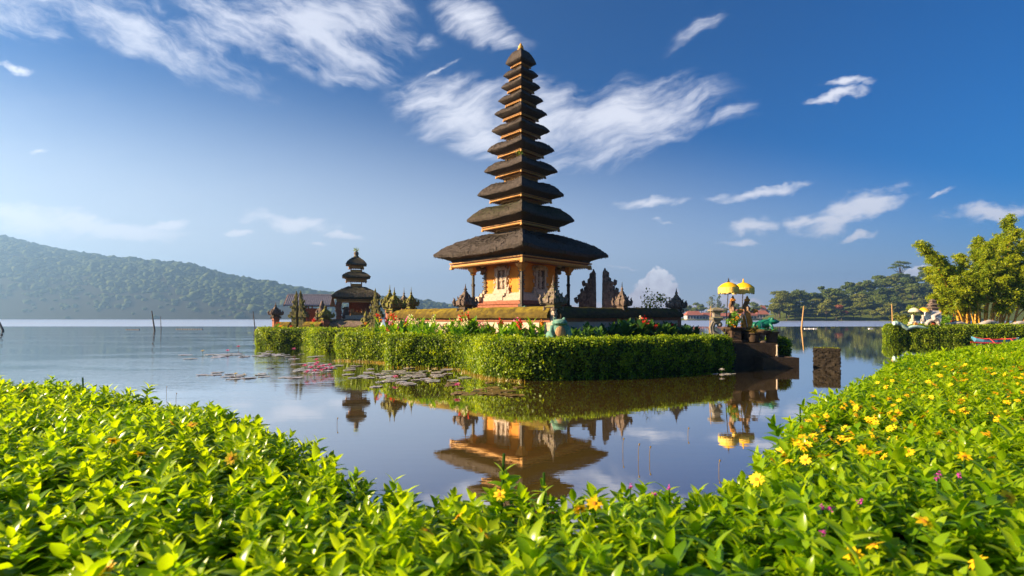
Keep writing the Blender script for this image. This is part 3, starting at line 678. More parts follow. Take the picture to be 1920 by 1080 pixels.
    for a in range(4):
        c, s = math.cos(a*PI/2-3*PI/4), math.sin(a*PI/2-3*PI/4); x, y = 2.62*c, 2.62*s
        mb = MB(); mb.stack([(.13, z(2.52)), (.13, z(2.72)), (.062, z(2.75)), (.062, z(3.75)), (.08, z(3.78)), (.08, z(3.86)), (.056, z(3.9)), (.056, z(4.42))], (x, y, 0)); p = mb.build('column', M['darkwood'], root)
        mb = MB(); mb.stack([(.08, z(4.36)), (.13, z(4.44)), (.10, z(4.48)), (.19, z(4.62)), (.22, z(4.70)), (.22, z(4.78))], (x, y, 0)); mb.build('capital', M['gold'], p)
    for a in range(4):                                     # carved brackets between wall and eave
        c, s = math.cos(a*PI/2-3*PI/4), math.sin(a*PI/2-3*PI/4)
        mb = MB(); mb.ell((2.05*c, 2.05*s, z(4.62)), (.2, .2, .16), 2, jit=.15); mb.ell((2.35*c, 2.35*s, z(4.72)), (.16, .16, .14), 2, jit=.2); mb.ell((2.12*c, 2.12*s, z(4.48)), (.12, .12, .1), 2, jit=.2); mb.build('winged_bracket', M['stone'], root, smooth=30)
    mb = MB(); mb.stack([(2.3, z(4.96)), (2.3, z(5.0))]); mb.build('ceiling_board', M['redwood'], root)
    P = np.array([(-.75+random.gauss(0, .12), -.75+random.gauss(0, .12), z(10.66)+random.uniform(.0, .16)) for _ in range(30)]); dv = rdir(len(P))*.5+np.array([0, 0, 1]); v, f = cards(P, dv, rdir(len(P)), .26, .035)
    link('grass_tuft', mesh_arrays('grass_tuft', v, f, rng.random(len(v))), M['shrub_leaf'], root)
big_pagoda()

def small_pagoda():
    D = 46.; s = D/F
    root = thing('pagoda_tower', 'small pagoda with three thatched roofs behind the far hedge', 'pagoda', (X(668, D), D, .5), R(45-27))
    def z(v): return v-.5
    k = 1/math.sqrt(2)
    T = [(2.95, 3.97, 2.35, 3.50, .95, 4.90), (1.75, 5.80, 1.25, 5.43, .80, 6.27), (1.30, 6.93, .90, 6.66, .25, 7.66)]
    for i, (r_, zt, rf, zf, rs, zs) in enumerate(T):
        rb = thatch(r_, z(zt), rf, z(zf+.2), rs, z(zs), 8, i == 2).build('thatch_roof', M['thatch_old'], root, smooth=38)
        eave_frame(rf, z(zf), .2, rb, i > 0)
        if i:
            zb = T[i-1][5]-.15; h = .66*k*1.05 if i == 1 else .5; mb = MB(); zm = zb+(zf-zb)*.62
            mb.stack([(h, z(zb)), (h, z(zm))]); mb.build('neck_panel', M['gold'], root)
            for a in (-1, 1):
                for b in (-1, 1): mb = MB(); mb.box((a*h*.96, b*h*.96, z((zb+zf)/2+.05)), (.08, .08, zf-zb+.1)); mb.build('neck_post', M['redwood'], root)
    mb = MB(); mb.lathe([(.2, 0), (.26, .1), (.16, .2), (.22, .34), (.2, .5), (.1, .6)], (0, 0, z(7.6)), 10); mb.build('finial', M['stone'], root, smooth=40)
    P = np.array([(random.gauss(0, .1), random.gauss(0, .1), z(8.25)) for _ in range(24)]); dv = rdir(24)*.9+np.array([0, 0, .8]); v, f = cards(P+unit(dv)*.15, dv, rdir(24), .45, .05)
    link('grass_tuft', mesh_arrays('grass_tuft', v, f, rng.random(len(v))), M['shrub_leaf'], root)
    mb = MB(); mb.stack([(2.05, -.1), (2.05, 1.1), (2.15, 1.14), (2.15, 1.43)]); mb.build('platform', M['darkstone'], root)
    mb = MB(); mb.box((.35, -1.75, z(2.1)), (2.6, .12, .36)); mb.box((1.75, .3, z(2.1)), (.12, 2.2, .36)); mb.build('parapet', M['pale'], root)
    for a in (-1, 1):
        for b in (-1, 1):
            mb = MB(); mb.box((a*1.42, b*1.42, z(2.72)), (.15, .15, 1.6)); mb.box((a*1.42, b*1.42, z(2.1)), (.3, .3, .4), 0, .7); mb.box((a*1.42, b*1.42, z(3.42)), (.28, .28, .16), 0, 1.3); mb.build('column', M['redwood'], root)
    mb = MB(); mb.box((-1.5, -1.5, z(2.7)), (.42, .42, 1.55), 0, .9); mb.carve((-1.5, -1.5, z(2.7)), (.42, .42, 1.5), 26, .12); mb.build('brick_pier', M['brickred'], root)
    mb = MB(); mb.box((.3, .9, z(2.9)), (1.9, .1, 1.2)); 
    for i in range(12): mb.box((-.6+i*.16, .83, z(2.9)), (.05, .04, 1.15))
    mb.build('shrine_screen', M['redwood'], root)
    mb = MB(); mb.box((.2, -.2, z(2.3)), (1.3, .9, .5)); mb.carve((.2, -.2, z(2.5)), (1.3, .9, .7), 40, .16); mb.build('altar', M['gold'], root)
    mb = MB(); mb.box((-.9, -.6, z(2.5)), (.5, .5, 1.1), .3, .6); mb.carve((-.9, -.6, z(2.5)), (.5, .5, 1.0), 24, .14); mb.build('guardian_statue', M['darkstone'], root)
small_pagoda()

# ------------------------------------------------------------------ compound wall and lantern pillars
CW = Vector((1.65, 19.9, 0)); BW = Vector((-2.2, 23.5, 0)); AW = Vector((-6.5, 27.5, 0)); DW = Vector((5.13, 23.2, 0)); EW = Vector((8.85, 26.8, 0))
def wall_run(a, b, label, capmat, ztop=2.48, z0=.5, thick=.34, hp=1.30, group=None, plaster='plaster'):
    d = b-a; L = d.length; ang = math.atan2(d.y, d.x)
    root = thing('compound_wall', label, 'wall', (a.x, a.y, z0), ang, group); t = thick; h = ztop-z0
    mb = MB(); mb.box((L/2, 0, (h-.62)/2+.0), (L, t, h-.62)); mb.build('plaster_face', M[plaster], root)
    mb = MB(); mb.box((L/2, 0, h-.575), (L, t+.10, .09)); mb.box((L/2, 0, .10), (L, t+.14, .2)); mb.box((L/2, 0, h-.50), (L, t+.2, .06)); mb.build('brick_band', M['brickred'], root)
    n = max(6, int(L/.3)); rs = []
    prof = [(-(t/2+.22), h-.47), (-(t/2+.25), h-.34), (-(t/2+.16), h-.19), (-(t/2+.02), h-.06), (-.09, h), (.09, h), (t/2+.02, h-.06), (t/2+.16, h-.19), (t/2+.25, h-.34), (t/2+.22, h-.47)]
    for i in range(n+1):
        x = L*i/n; rs.append([(x, y+random.uniform(-.012, .012), zz+mnoise.noise(Vector((x*1.7+a.x, y*3, zz)))*.045*(1 if zz > h-.4 else .2)) for y, zz in prof])
    mb = MB(); mb.rings(rs); mb.build('mossy_cap', M[capmat], root, smooth=50)
    return root
def lantern_pillar(name, label, loc, rz, s=1.0, mat='stone', postmat='pale', group=None, zb=0.0, spike=1.0):
    root = thing(name, label, 'pillar', loc, rz, group)
    mb = MB(); mb.stack([(.30*s, zb), (.30*s, zb+.25), (.235*s, zb+.28), (.235*s, 1.62), (.27*s, 1.64), (.27*s, 1.74), (.23*s, 1.78), (.23*s, 1.92)]); mb.carve((0, 0, 1.72), (.5*s, .5*s, .3), 18, .09*s); mb.build('post', M[postmat], root)
    mb = MB(); mb.stack([(.23*s, 1.90), (.34*s, 1.96), (.26*s, 2.02), (.40*s, 2.12), (.43*s, 2.20), (.43*s, 2.30), (.32*s, 2.38), (.30*s, 2.46), (.21*s, 2.52), (.20*s, 2.60), (.13*s, 2.66), (.12*s, 2.72)])
    for a in (-1, 1):
        for b in (-1, 1):
            x, y = a*.42*s, b*.42*s
            mb.tube([(x*.7, y*.7, 2.10), (x*1.06, y*1.06, 2.14), (x*1.16, y*1.16, 2.28), (x*1.05, y*1.05, 2.40), (x*1.15, y*1.15, 2.47)], [.09*s, .1*s, .085*s, .06*s, .02*s], 6)
            mb.tube([(x*.5, y*.5, 2.40), (x*.72, y*.72, 2.44), (x*.76, y*.76, 2.54)], [.06*s, .06*s, .02*s], 6)
            mb.tube([(x*.5, y*.5, 1.84), (x*.78, y*.78, 1.86), (x*.8, y*.8, 1.98)], [.08*s, .09*s, .03*s], 6)
    for fx, fy in ((0, -1), (1, 0), (0, 1), (-1, 0)):
        mb.box((fx*.42*s, fy*.42*s, 2.27), (.18*s, .18*s, .26), 0, .5); mb.box((fx*.3*s, fy*.3*s, 2.47), (.12*s, .12*s, .16), 0, .5)
    mb.carve((0, 0, 2.2), (.84*s, .84*s, .22), 30, .08*s); mb.carve((0, 0, 2.5), (.5*s, .5*s, .2), 14, .06*s); mb.build('carved_head', M[mat], root)
    mb = MB(); mb.lathe([(.11*s, 2.70), (.13*s, 2.76), (.06*s, 2.80), (.10*s, 2.84), (.10*s, 2.88), (.05*s, 2.93), (.035*s, 3.0), (.008, 2.93+.20*spike)], n=9); mb.build('finial', M[mat], root, smooth=40)
    return root
wall_run(AW, BW, 'mossy compound wall left of the left lantern pillar, behind the yellow cannas', 'capmoss')
wall_run(BW, CW, 'mossy compound wall between the left lantern pillar and the pillar behind the frog', 'capmoss')
wall_run(CW, DW, 'shaded compound wall with dark cap right of the pillar behind the frog', 'capshade')
wall_run(DW, EW, 'shaded compound wall right of the split gate, behind the red cannas', 'capshade', 2.52)
lantern_pillar('lantern_pillar', 'carved stone lantern pillar at the wall corner behind the frog', (CW.x, CW.y, .5), R(45), .80, 'stone', 'pale', None, 0, 1.5)
lantern_pillar('lantern_pillar', 'carved stone lantern pillar on the wall left of the orange shrine room', (BW.x, BW.y, .5), R(45), .82, 'darkstone', 'pale')
lantern_pillar('lantern_pillar', 'carved lantern pillar beside the right tower of the split gate', (DW.x, DW.y, .5), R(45), .66, 'darkstone', 'pale', None, 0, 1.35)
lantern_pillar('lantern_pillar', 'carved lantern pillar at the right end of the compound wall', (EW.x, EW.y, .5), R(45), .80, 'darkstone', 'brickred')
lantern_pillar('lantern_pillar', 'mossy lantern pillar with two spires at the left end of the compound wall', (AW.x, AW.y, .5), R(45), .92, 'mossstone', 'brickred', None, 0, 1.5)
lantern_pillar('lantern_pillar', 'mossy spired pillar just left of the left end of the wall', (X(731, 28.5), 28.5, .7), R(30), .8, 'mossstone', 'brickred', None, 0, 1.5)
lantern_pillar('lantern_pillar', 'slender spired pillar rising behind the left stretch of mossy wall, nearer the pagoda', (X(771, 31), 31, .7), R(40), .7, 'mossstone', 'brickred', None, 0, 1.7)
lantern_pillar('lantern_pillar', 'slender reddish pillar behind the left end of the mossy wall', (X(757.5, 31.5), 31.5, .7), R(40), .62, 'stone', 'brickred', None, 0, 1.7)
lantern_pillar('lantern_pillar', 'dark lantern pillar standing alone at the left end of the far low wall', (X(517, 41), 41, .2), R(45), .88, 'darkstone', 'brickred')
lantern_pillar('lantern_pillar', 'moss green lantern pillar right of the far split gate', (X(610, 39), 39, .0), R(45), 1.0, 'mossstone', 'brickred')

# ------------------------------------------------------------------ split gates (two half towers facing each other)
def gate_half(name, label, loc, rz, h, w, mat, side, seed, group=None, lower='brickred', slim=False):
    """side = +1: the flat inner face looks to local +x"""
    q = random.Random(seed); root = thing(name, label, 'gate', loc, rz, group); mb = MB(); lo = MB()
    if slim: lv = [(0, .06, 1.0, .95), (.06, .27, .66, .7), (.27, .32, .85, .85), (.32, .48, .62, .66), (.48, .54, 1.0, .95), (.54, .60, .80, .8), (.60, .68, .58, .6), (.68, .72, .78, .74), (.72, .80, .44, .46), (.80, .83, .54, .5), (.83, .93, .30, .32), (.93, 1.0, .18, .2)]
    else: lv = [(0, .08, 1.0, .95), (.08, .25, .88, .85), (.25, .30, 1.0, .95), (.30, .42, .90, .86), (.42, .46, 1.0, .92), (.46, .60, .84, .78), (.60, .64, .97, .86), (.64, .72, .80, .72), (.72, .75, .66, .66), (.75, .83, .48, .55), (.83, .86, .58, .58), (.86, .94, .30, .36), (.94, 1.0, .20, .24)]
    for a, b, ww, dd in lv:
        z0, z1 = a*h, b*h; width = ww*w
        tgt = lo if b <= .30 else mb
        tgt.box((-side*width/2, 0, (z0+z1)/2), (width, dd*w*.8, (z1-z0)*1.0), 0, 1.)
        for _ in range(int(8+10*ww)):
            fx = -side*(width*q.uniform(.3, 1.02)); fy = q.choice((-1, 1))*dd*w*.4; e = w*q.uniform(.06, .12)
            tgt.box((fx*.96, fy*.96, q.uniform(z0, z1)), (e, e, e*1.3), q.random(), .6)
        e = w*.14                                              # scrolls on the outer edge
        x0 = -side*width
        if b > .28: mb.tube([(x0*.9, 0, z0), (x0*1.0-side*.01, 0, z0+e*.5), (x0*1.04-side*.02, 0, z0+e*1.3), (x0*.97, 0, z0+e*1.8)], [e*.9, e*.9, e*.7, e*.25], 6)
    mb.lathe([(w*.08, 0), (w*.10, h*.02), (w*.06, h*.045), (w*.02, h*.07)], (-side*w*.11, 0, h*.985), 8)
    lo.build('brick_base', M[lower], root); mb.build('carved_tower', M[mat], root)
    return root
def gate_at(px0, px1, ybot, ytop, D, rz, mat, seed, label, side, z0=.5, group=None, lower='brickred', wscale=1.0, slim=False):
    inner = px1 if side > 0 else px0
    return gate_half('split_gate_tower', label, (X(inner, D), D, z0), rz, Z(ytop, D)-z0, (px1-px0)*D/F*wscale, mat, side, seed, group, lower, slim)
gate_at(1080, 1117, 574, 512, 27.5, R(-4), 'darkstone', 1, 'dark carved left half of the split gate right of the big pagoda', 1)
gate_at(1130, 1168, 574, 510, 26.5, R(-4), 'darkstone', 2, 'dark carved right half of the split gate, touching the lantern pillar', -1)
gate_at(542, 557.5, 622, 550, 40, R(-6), 'mossstone', 3, 'mossy left half of the far split gate before the tiled pavilion', 1, .3, slim=True)
gate_at(562, 578, 622, 549, 40, R(-6), 'mossstone', 4, 'mossy right half of the far split gate before the tiled pavilion', -1, .3, slim=True)
gate_at(690, 706, 618, 550, 36, R(-10), 'mossstone', 5, 'mossy slim gate tower right of the three-roofed pagoda, left one of its pair', 1, .4, slim=True)
gate_at(702, 719, 618, 546, 35.5, R(-10), 'mossstone', 6, 'mossy gate tower right of the three-roofed pagoda, overlapping its roof corner', -1, .4, slim=True)
wall_run(Vector((X(520, 40.5), 40.5, 0)), Vector((X(546, 40.2), 40.2, 0)), 'short mossy wall between the lone dark pillar and the far split gate', 'capmoss', 1.72, .3, .3, plaster='brickred')
wall_run(Vector((X(573, 39.6), 39.6, 0)), Vector((X(606, 39.0), 39.0, 0)), 'short bright mossy wall between the far split gate and the moss green pillar', 'capmoss', 1.72, .3, .3, plaster='brickred')
wall_run(Vector((X(612, 39.5), 39.5, 0)), Vector((X(702, 38), 38, 0)), 'low dark wall in front of the three-roofed pagoda', 'darkstone', 1.82, .3, .3, plaster='darkstone')

# ------------------------------------------------------------------ tiled pavilion
def pavilion():
    D = 44.; root = thing('open_pavilion', 'open wooden pavilion with grey tiled roof behind the far split gate', 'pavilion', (X(582, D), D, .5), R(12))
    root.scale = (.80, .80, .96)
    mb = MB(); mb.box((0, 0, .5), (3.6, 2.6, 1.0)); mb.build('platform', M['brickred'], root)
    for a in (-1.5, 0., 1.5):
        for b in (-1.1, 1.1):
            mb = MB(); mb.box((a, b, 1.95), (.13, .13, 1.95)); mb.build('post', M['redwood'], root)
    zr = 2.85
    mb = MB(); mb.add([(-2.3, -1.75, zr-.1), (2.3, -1.75, zr-.1), (2.3, 0, zr+.85), (-2.3, 0, zr+.85), (-2.3, 1.75, zr-.1), (2.3, 1.75, zr-.1),
                       (-2.3, -1.75, zr-.18), (2.3, -1.75, zr-.18), (2.3, 0, zr+.76), (-2.3, 0, zr+.76), (-2.3, 1.75, zr-.18), (2.3, 1.75, zr-.18)],
                      [(0, 1, 2, 3), (3, 2, 5, 4), (6, 9, 8, 7), (9, 10, 11, 8), (0, 6, 7, 1), (4, 5, 11, 10), (0, 3, 9, 6), (3, 4, 10, 9), (1, 7, 8, 2), (2, 8, 11, 5)])
    for i in range(24):
        x = -2.25+i*.196
        mb.box((x, -.88, zr+.40), (.07, 1.98, .05), 0, 1, (math.atan2(.95, 1.75), 0))
    r = mb.build('tiled_roof', M['tile'], root)
    mb = MB(); mb.tube([(-2.32, 0, zr+.89), (2.32, 0, zr+.89)], .07, 8); mb.build('ridge', M['tile'], r)
    for s in (-1, 1):
        mb = MB(); mb.add([(s*2.3+e, y, zz+q) for e in (0, s*.07) for q in (-.09, .07) for y, zz in ((-1.78, zr-.14), (0, zr+.80), (1.78, zr-.14))],
                          [(0, 1, 4, 3), (1, 2, 5, 4), (6, 9, 10, 7), (7, 10, 11, 8), (0, 6, 7, 1), (1, 7, 8, 2), (3, 4, 10, 9), (4, 5, 11, 10), (0, 3, 9, 6), (2, 8, 11, 5)]); mb.build('barge_board', M['redwood'], r)
    mb = MB(); mb.box((-.2, .95, 1.75), (2.8, .08, 1.5)); mb.box((.9, .2, 1.3), (.8, .7, .6)); mb.build('back_panel', M['redwood'], root)
    mb = MB(); mb.box((0, -1.1, 2.78), (3.4, .12, .16)); mb.box((0, 1.1, 2.78), (3.4, .12, .16)); mb.build('beam', M['darkwood'], root)
pavilion()
def idol(label, loc, h, mat, seed, rz=0.):
    q = random.Random(seed); root = thing('stone_guardian', label, 'statue', loc, rz); mb = MB()
    mb.stack([(.26*h*.5, 0), (.26*h*.5, .16*h), (.2*h*.5, .18*h), (.2*h*.5, .3*h)]); mb.build('pedestal', M['brickred'], root)
    mb = MB(); mb.ell((0, 0, .42*h), (.16*h, .13*h, .14*h), 2, jit=.1); mb.ell((0, 0, .6*h), (.13*h, .11*h, .17*h), 2, jit=.1); mb.ell((0, -.02*h, .79*h), (.09*h, .09*h, .1*h), 2, jit=.1); mb.lathe([(.09*h, 0), (.06*h, .06*h), (.02*h, .16*h)], (0, 0, .84*h), 8)
    for s in (-1, 1): mb.tube([(s*.12*h, 0, .7*h), (s*.2*h, -.04*h, .56*h), (s*.08*h, -.14*h, .5*h)], [.05*h, .045*h, .04*h], 6); mb.tube([(s*.06*h, -.02*h, .4*h), (s*.2*h, -.14*h, .36*h), (s*.1*h, -.17*h, .3*h)], [.07*h, .06*h, .04*h], 6)
    link('figure', remesh(mb, h*.022, 'figure', 2), M[mat], root)
idol('squat dark guardian statue before the right bay of the tiled pavilion', (X(604, 41.5), 41.5, 1.2), 2.3, 'darkstone', 1)
idol('mossy seated guardian left of the slim gate tower by the small pagoda', (X(686, 37.5), 37.5, .8), 1.75, 'mossstone', 2)

# ------------------------------------------------------------------ cannas in the bed before the wall
def blade(n_rows, L, Wd, curl, droop):
    """one broad leaf along +x with a folded midrib: vertex grid (rows x 3)"""
    v = []
    for i in range(n_rows):
        t = i/(n_rows-1); w = Wd*.5*math.sin(PI*min(1, t*.97+.03)**.8)**.75; x = L*t; zz = -droop*L*t*t
        v += [(x, -w, zz+w*curl), (x, 0, zz), (x, w, zz+w*curl)]
    return np.array(v)
def blade_faces(n_rows):
    f = []
    for i in range(n_rows-1):
        a = i*3; f += [(a, a+1, a+4, a+3), (a+1, a+2, a+5, a+4)]
    return np.array(f)
def rot_z(a): c, s = math.cos(a), math.sin(a); return np.array([[c, -s, 0], [s, c, 0], [0, 0, 1]])
def rot_y(a): c, s = math.cos(a), math.sin(a); return np.array([[c, 0, s], [0, 1, 0], [-s, 0, c]])
def rot_x(a): c, s = math.cos(a), math.sin(a); return np.array([[1, 0, 0], [0, c, -s], [0, s, c]])
def canna(name, label, loc, h, petal_mat, seed, group, nleaf=9, broad=1.0, leaf='canna_leaf'):
    r = np.random.default_rng(seed); root = thing(name, label, 'plant', loc, r.random()*6.28, group); P = []; f0 = blade_faces(5)
    for i in range(nleaf):
        t = (i+.6)/nleaf; L = (.54-.16*t)*r.uniform(.8, 1.2); v = blade(5, L, L*.40*broad, .3, r.uniform(.05, .35))
        v = v @ rot_x(r.uniform(-.4, .4)).T @ rot_y(-(R(34)+R(40)*t+r.normal()*.15)).T @ rot_z(i*2.4+r.normal()*.3).T + np.array([0, 0, h*(.08+.72*t)])
        P.append((v, f0, np.full(15, np.clip(.15+.6*t+r.normal()*.22, 0, 1))))
    v, f, q = merge(P); link('leaves', mesh_arrays('leaves', v, f, q, True), M[leaf], root)
    mb = MB(); mb.tube([(0, 0, 0), (.01, 0, h*.5), (.02, .01, h*(.98 if petal_mat else .75))], [.016, .013, .007], 5); mb.build('stalk', M['shrub_leaf'], root)
    if petal_mat:
        n = 20; P = np.array([.02, .01, h])+r.normal(size=(n, 3))*np.array([.05, .05, .065]); d = unit(r.normal(size=(n, 3))+np.array([0, 0, .5])); v, f = cards(P, d, rdir(n, r), .095, .07, .25)
        link('flower', mesh_arrays('flower', v, f, r.random(len(v))), M[petal_mat], root)
    return root
def bed():
    specs = []
    kinds = [('petal_red', 'red'), ('petal_cream', 'cream'), (None, None), ('petal_orange', 'yellow'), ('petal_pink', 'pink')]
    nl = Vector((-.70, -.72, 0)); nr = Vector((.70, -.72, 0))
    protos = {}
    def put(side, k, p, h, seed):
        key = (side, k, seed % 3); mat, word = kinds[k]
        left = side == 'left'
        lab = (('leafy canna without flowers in the sunlit bed left of the teal frog' if left else 'leafy canna without flowers in the shaded bed right of the teal frog') if word is None else
               ('%s-flowered canna in the sunlit bed left of the teal frog' % word if left else '%s-flowered canna in the shaded bed right of the teal frog' % word))
        g = lab.replace('canna', 'cannas', 1)
        if key not in protos: protos[key] = canna('canna_plant', lab, p, 1.25, mat, seed*7+k, g, 15 if left else 16, 1.15 if left else 1.25, 'canna_leaf' if left else 'canna_shade'); protos[key].scale = (h/1.25,)*3
        else: dup(protos[key], p, random.random()*6.28, lab, g, h/1.25)
    i = 0
    while i < 125:                                          # left bed: from the far end to the frog
        t = random.random()**.9*1.95; o = random.uniform(.55, 2.3); p = CW+(BW-CW)*t+nl*o; px = 960+F*p.x/p.y
        if px > 1022 or px < 712: continue
        k = random.choices((0, 1, 2, 3, 4), (.08, .30, .55, .03, .04))[0]
        put('left', k, (p.x, p.y, .45), random.uniform(1.15, 1.6)-.2*(o > 1.6), i); i += 1
    i = 0
    while i < 120:
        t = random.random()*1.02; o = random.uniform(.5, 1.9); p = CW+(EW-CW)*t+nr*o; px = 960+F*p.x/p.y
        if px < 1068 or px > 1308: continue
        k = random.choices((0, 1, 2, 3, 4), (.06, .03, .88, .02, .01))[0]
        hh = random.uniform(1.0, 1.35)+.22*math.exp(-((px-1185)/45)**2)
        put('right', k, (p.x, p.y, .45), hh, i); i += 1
bed()
def shrub(name, label, loc, r_, n, size, mat, seed, trunk=True, cat='bush', group=None, lob=9):
    q = random.Random(seed); root = thing(name, label, cat, loc, q.random()*6, group)
    lobes = [((q.gauss(0, .38)*r_[0], q.gauss(0, .38)*r_[1], r_[2]*(1+q.uniform(-.45, .45))), (r_[0]*q.uniform(.35, .6), r_[1]*q.uniform(.35, .6), r_[2]*q.uniform(.35, .6))) for _ in range(lob)]
    v, f, a = crown(lobes, n, size, seed); link('foliage', mesh_arrays('foliage', v, f, a), M[mat], root)
    mb = MB()
    for l in lobes[:5]: mb.tube([(0, 0, 0), tuple(Vector(l[0])*.6+Vector((0, 0, -.1))), l[0]], [.03*r_[2]+.008, .02*r_[2]+.006, .008], 5)
    mb.build('stem', M['trunk'], root); return root
shrub('round_bush', 'bright green bush behind the wall just left of the left lantern pillar', at(846, 25.5, 1.5), (.72, .6, .58), 1500, .07, 'shrub_leaf', 11)
shrub('round_bush', 'small bright bush between the left lantern pillar and the shrine room', at(886, 25.6, 1.7), (.5, .45, .36), 700, .07, 'shrub_leaf', 12)
shrub('shrub', 'sparse twiggy shrub rising behind the wall right of the split gate', at(1221, 28.5, 1.6), (1.35, 1.0, 1.05), 420, .13, 'tree_leaf_olive', 13, lob=13)
shrub('flowering_bush', 'low leafy bush with orange blooms at the left end of the canna bed', at(709, 27, .45), (.75, .6, .6), 1300, .08, 'shrub_leaf', 14)
for px, D, lab, pm in ((708, 26, 'tall red canna beside the mossy gate tower at the left end of the bed', 'petal_red'), (714, 25.6, 'yellow canna head at the left end of the bed, below the mossy gate tower', 'petal_orange'), (735, 26, 'red canna pair before the two-spired mossy pillar', 'petal_red')):
    canna('canna_plant', lab, at(px, D, .5), 1.65 if pm == 'petal_red' else 1.4, pm, px, None)
for px, D, zz, pm, lab in ((521, 39.5, 1.2, 'petal_red', 'red flower at the foot of the lone dark pillar'), (527, 39, .95, 'petal_orange', 'orange red flower low before the far low wall'), (546, 38.6, .9, 'petal_red', 'red flower in front of the far split gate'), (588, 38.5, 1.45, 'petal_red', 'red flower before the short bright mossy wall'), (686, 37, 1.2, 'petal_orange', 'small yellow flower before the dark wall')):
    o = canna('flowering_plant', lab, at(px, D, .4), zz*1.0, pm, px+3, None, 6); o['category'] = 'flower'
    o.scale = (1.3, 1.3, 1.0)

# ------------------------------------------------------------------ frogs
def frog(label, loc, rz, s, mat, belly, upright):
    root = thing('frog_statue', label, 'statue', loc, rz); mb = MB()
    if upright:                                            # sits on its haunches, belly towards -y
        mb.ell((0, .05, .42), (.36, .33, .44), 3, (.12, 0, 0)); mb.ell((0, -.05, .80), (.34, .32, .16), 3, (-.12, 0, 0)); mb.ell((0, -.24, .80), (.27, .16, .085), 3)
        for q in (-1, 1):
            mb.ell((q*.2, -.02, .95), (.085, .10, .09), 3); mb.ell((q*.40, .1, .24), (.17, .28, .23), 3); mb.ell((q*.40, -.18, .06), (.13, .22, .07), 2)
            mb.tube([(q*.30, 0, .66), (q*.40, -.14, .42), (q*.30, -.26, .16), (q*.26, -.34, .04)], [.11, .085, .07, .07], 8)
            for d in (-.09, 0, .09): mb.ell((q*.27+d, -.40, .035), (.04, .1, .035), 2)
    else:                                                  # crouches low, head along +x
        mb.ell((0, 0, .30), (.52, .34, .25), 3, (0, -.25, 0)); mb.ell((.45, 0, .46), (.34, .28, .15), 3, (0, .05, 0)); mb.ell((.66, 0, .45), (.17, .18, .085), 3)
        for q in (-1, 1):
            mb.ell((.42, q*.18, .60), (.09, .08, .08), 2); mb.ell((-.30, q*.34, .24), (.30, .12, .2), 3); mb.ell((-.1, q*.38, .05), (.28, .11, .06), 2)
            mb.tube([(.28, q*.24, .34), (.36, q*.36, .2), (.40, q*.34, .02)], [.09, .07, .06], 7); mb.ell((.48, q*.36, .03), (.12, .09, .035), 2)
    me = remesh(mb, .022, 'body', 3); o = link('body', me, M[mat], root); o.scale = (s, s, s)
    if belly:
        mb = MB(); mb.ell((0, -.07, .38), (.265, .265, .36), 3, (.12, 0, 0)); b = mb.build('belly', M['frog_belly'], root, smooth=80); b.scale = (s, s, s)
    for q in (-1, 1):
        p = (q*.235, -.075, .965) if upright else (.47, q*.215, .615)
        mb = MB(); mb.ell(p, (.045, .045, .045), 2); e = mb.build('eye', M['iron'], root, smooth=60); e.scale = (s, s, s)
    return root
frog('sitting teal frog statue with a brown belly on the hedge among the cannas', (X(1049, 18.0), 18.0, Z(641, 18.0)), R(6), .86, 'frog_teal', True, True)
frog('glossy dark green frog statue crouching at the end of the water terrace', (X(1430, 22.3), 22.3, Z(619, 22.3)), R(-10), .84, 'frog_green', False, False)
frog('small pale green frog ornament on the step before the shrine corner column', (X(977, 23.4), 23.4, 2.32), R(0), .42, 'frog_teal', False, False)

# ------------------------------------------------------------------ water terrace with statues, planters and umbrellas
def terrace():
    root = thing('water_terrace', 'dark brown stepped stone terrace with a basin at the right end of the island', 'terrace', (0, 0, 0))
    y0 = 20.6; x0, x1, x2 = X(1366, y0), X(1458, y0), X(1479, y0)
    mb = MB(); mb.box(((x0+x1)/2, y0+.75, .30), (x1-x0, 1.5, 1.36)); mb.box(((x0+x1)/2-.12, y0+.85, 1.02), (x1-x0-.6, 1.1, .14)); mb.build('upper_block', M['wetstone'], root)
    bx0, bx1 = X(1414, y0), x2; yb = y0-.75
    mb = MB(); mb.box(((bx0+bx1)/2, yb+.07, .03), (bx1-bx0, .14, .80)); mb.box((bx1-.07, yb+.82, .03), (.14, 1.36, .80)); mb.box((bx0+.07, yb+.45, .03), (.14, .6, .80)); mb.box(((bx0+bx1)/2, yb+.45, -.05), (bx1-bx0-.3, .6, .4)); mb.box(((x1+bx1)/2, yb+1.16, .03), (bx1-x1-.15, .66, .78)); mb.build('basin', M['wetstone'], root)
    mb = MB(); mb.lathe([(.05, 0), (.06, .05), (.035, .1), (.035, .42), (.05, .46), (.02, .5)], (X(1457, y0-.08), y0-.08, .42), 8); mb.build('spout_post', M['pale'], root)
terrace()
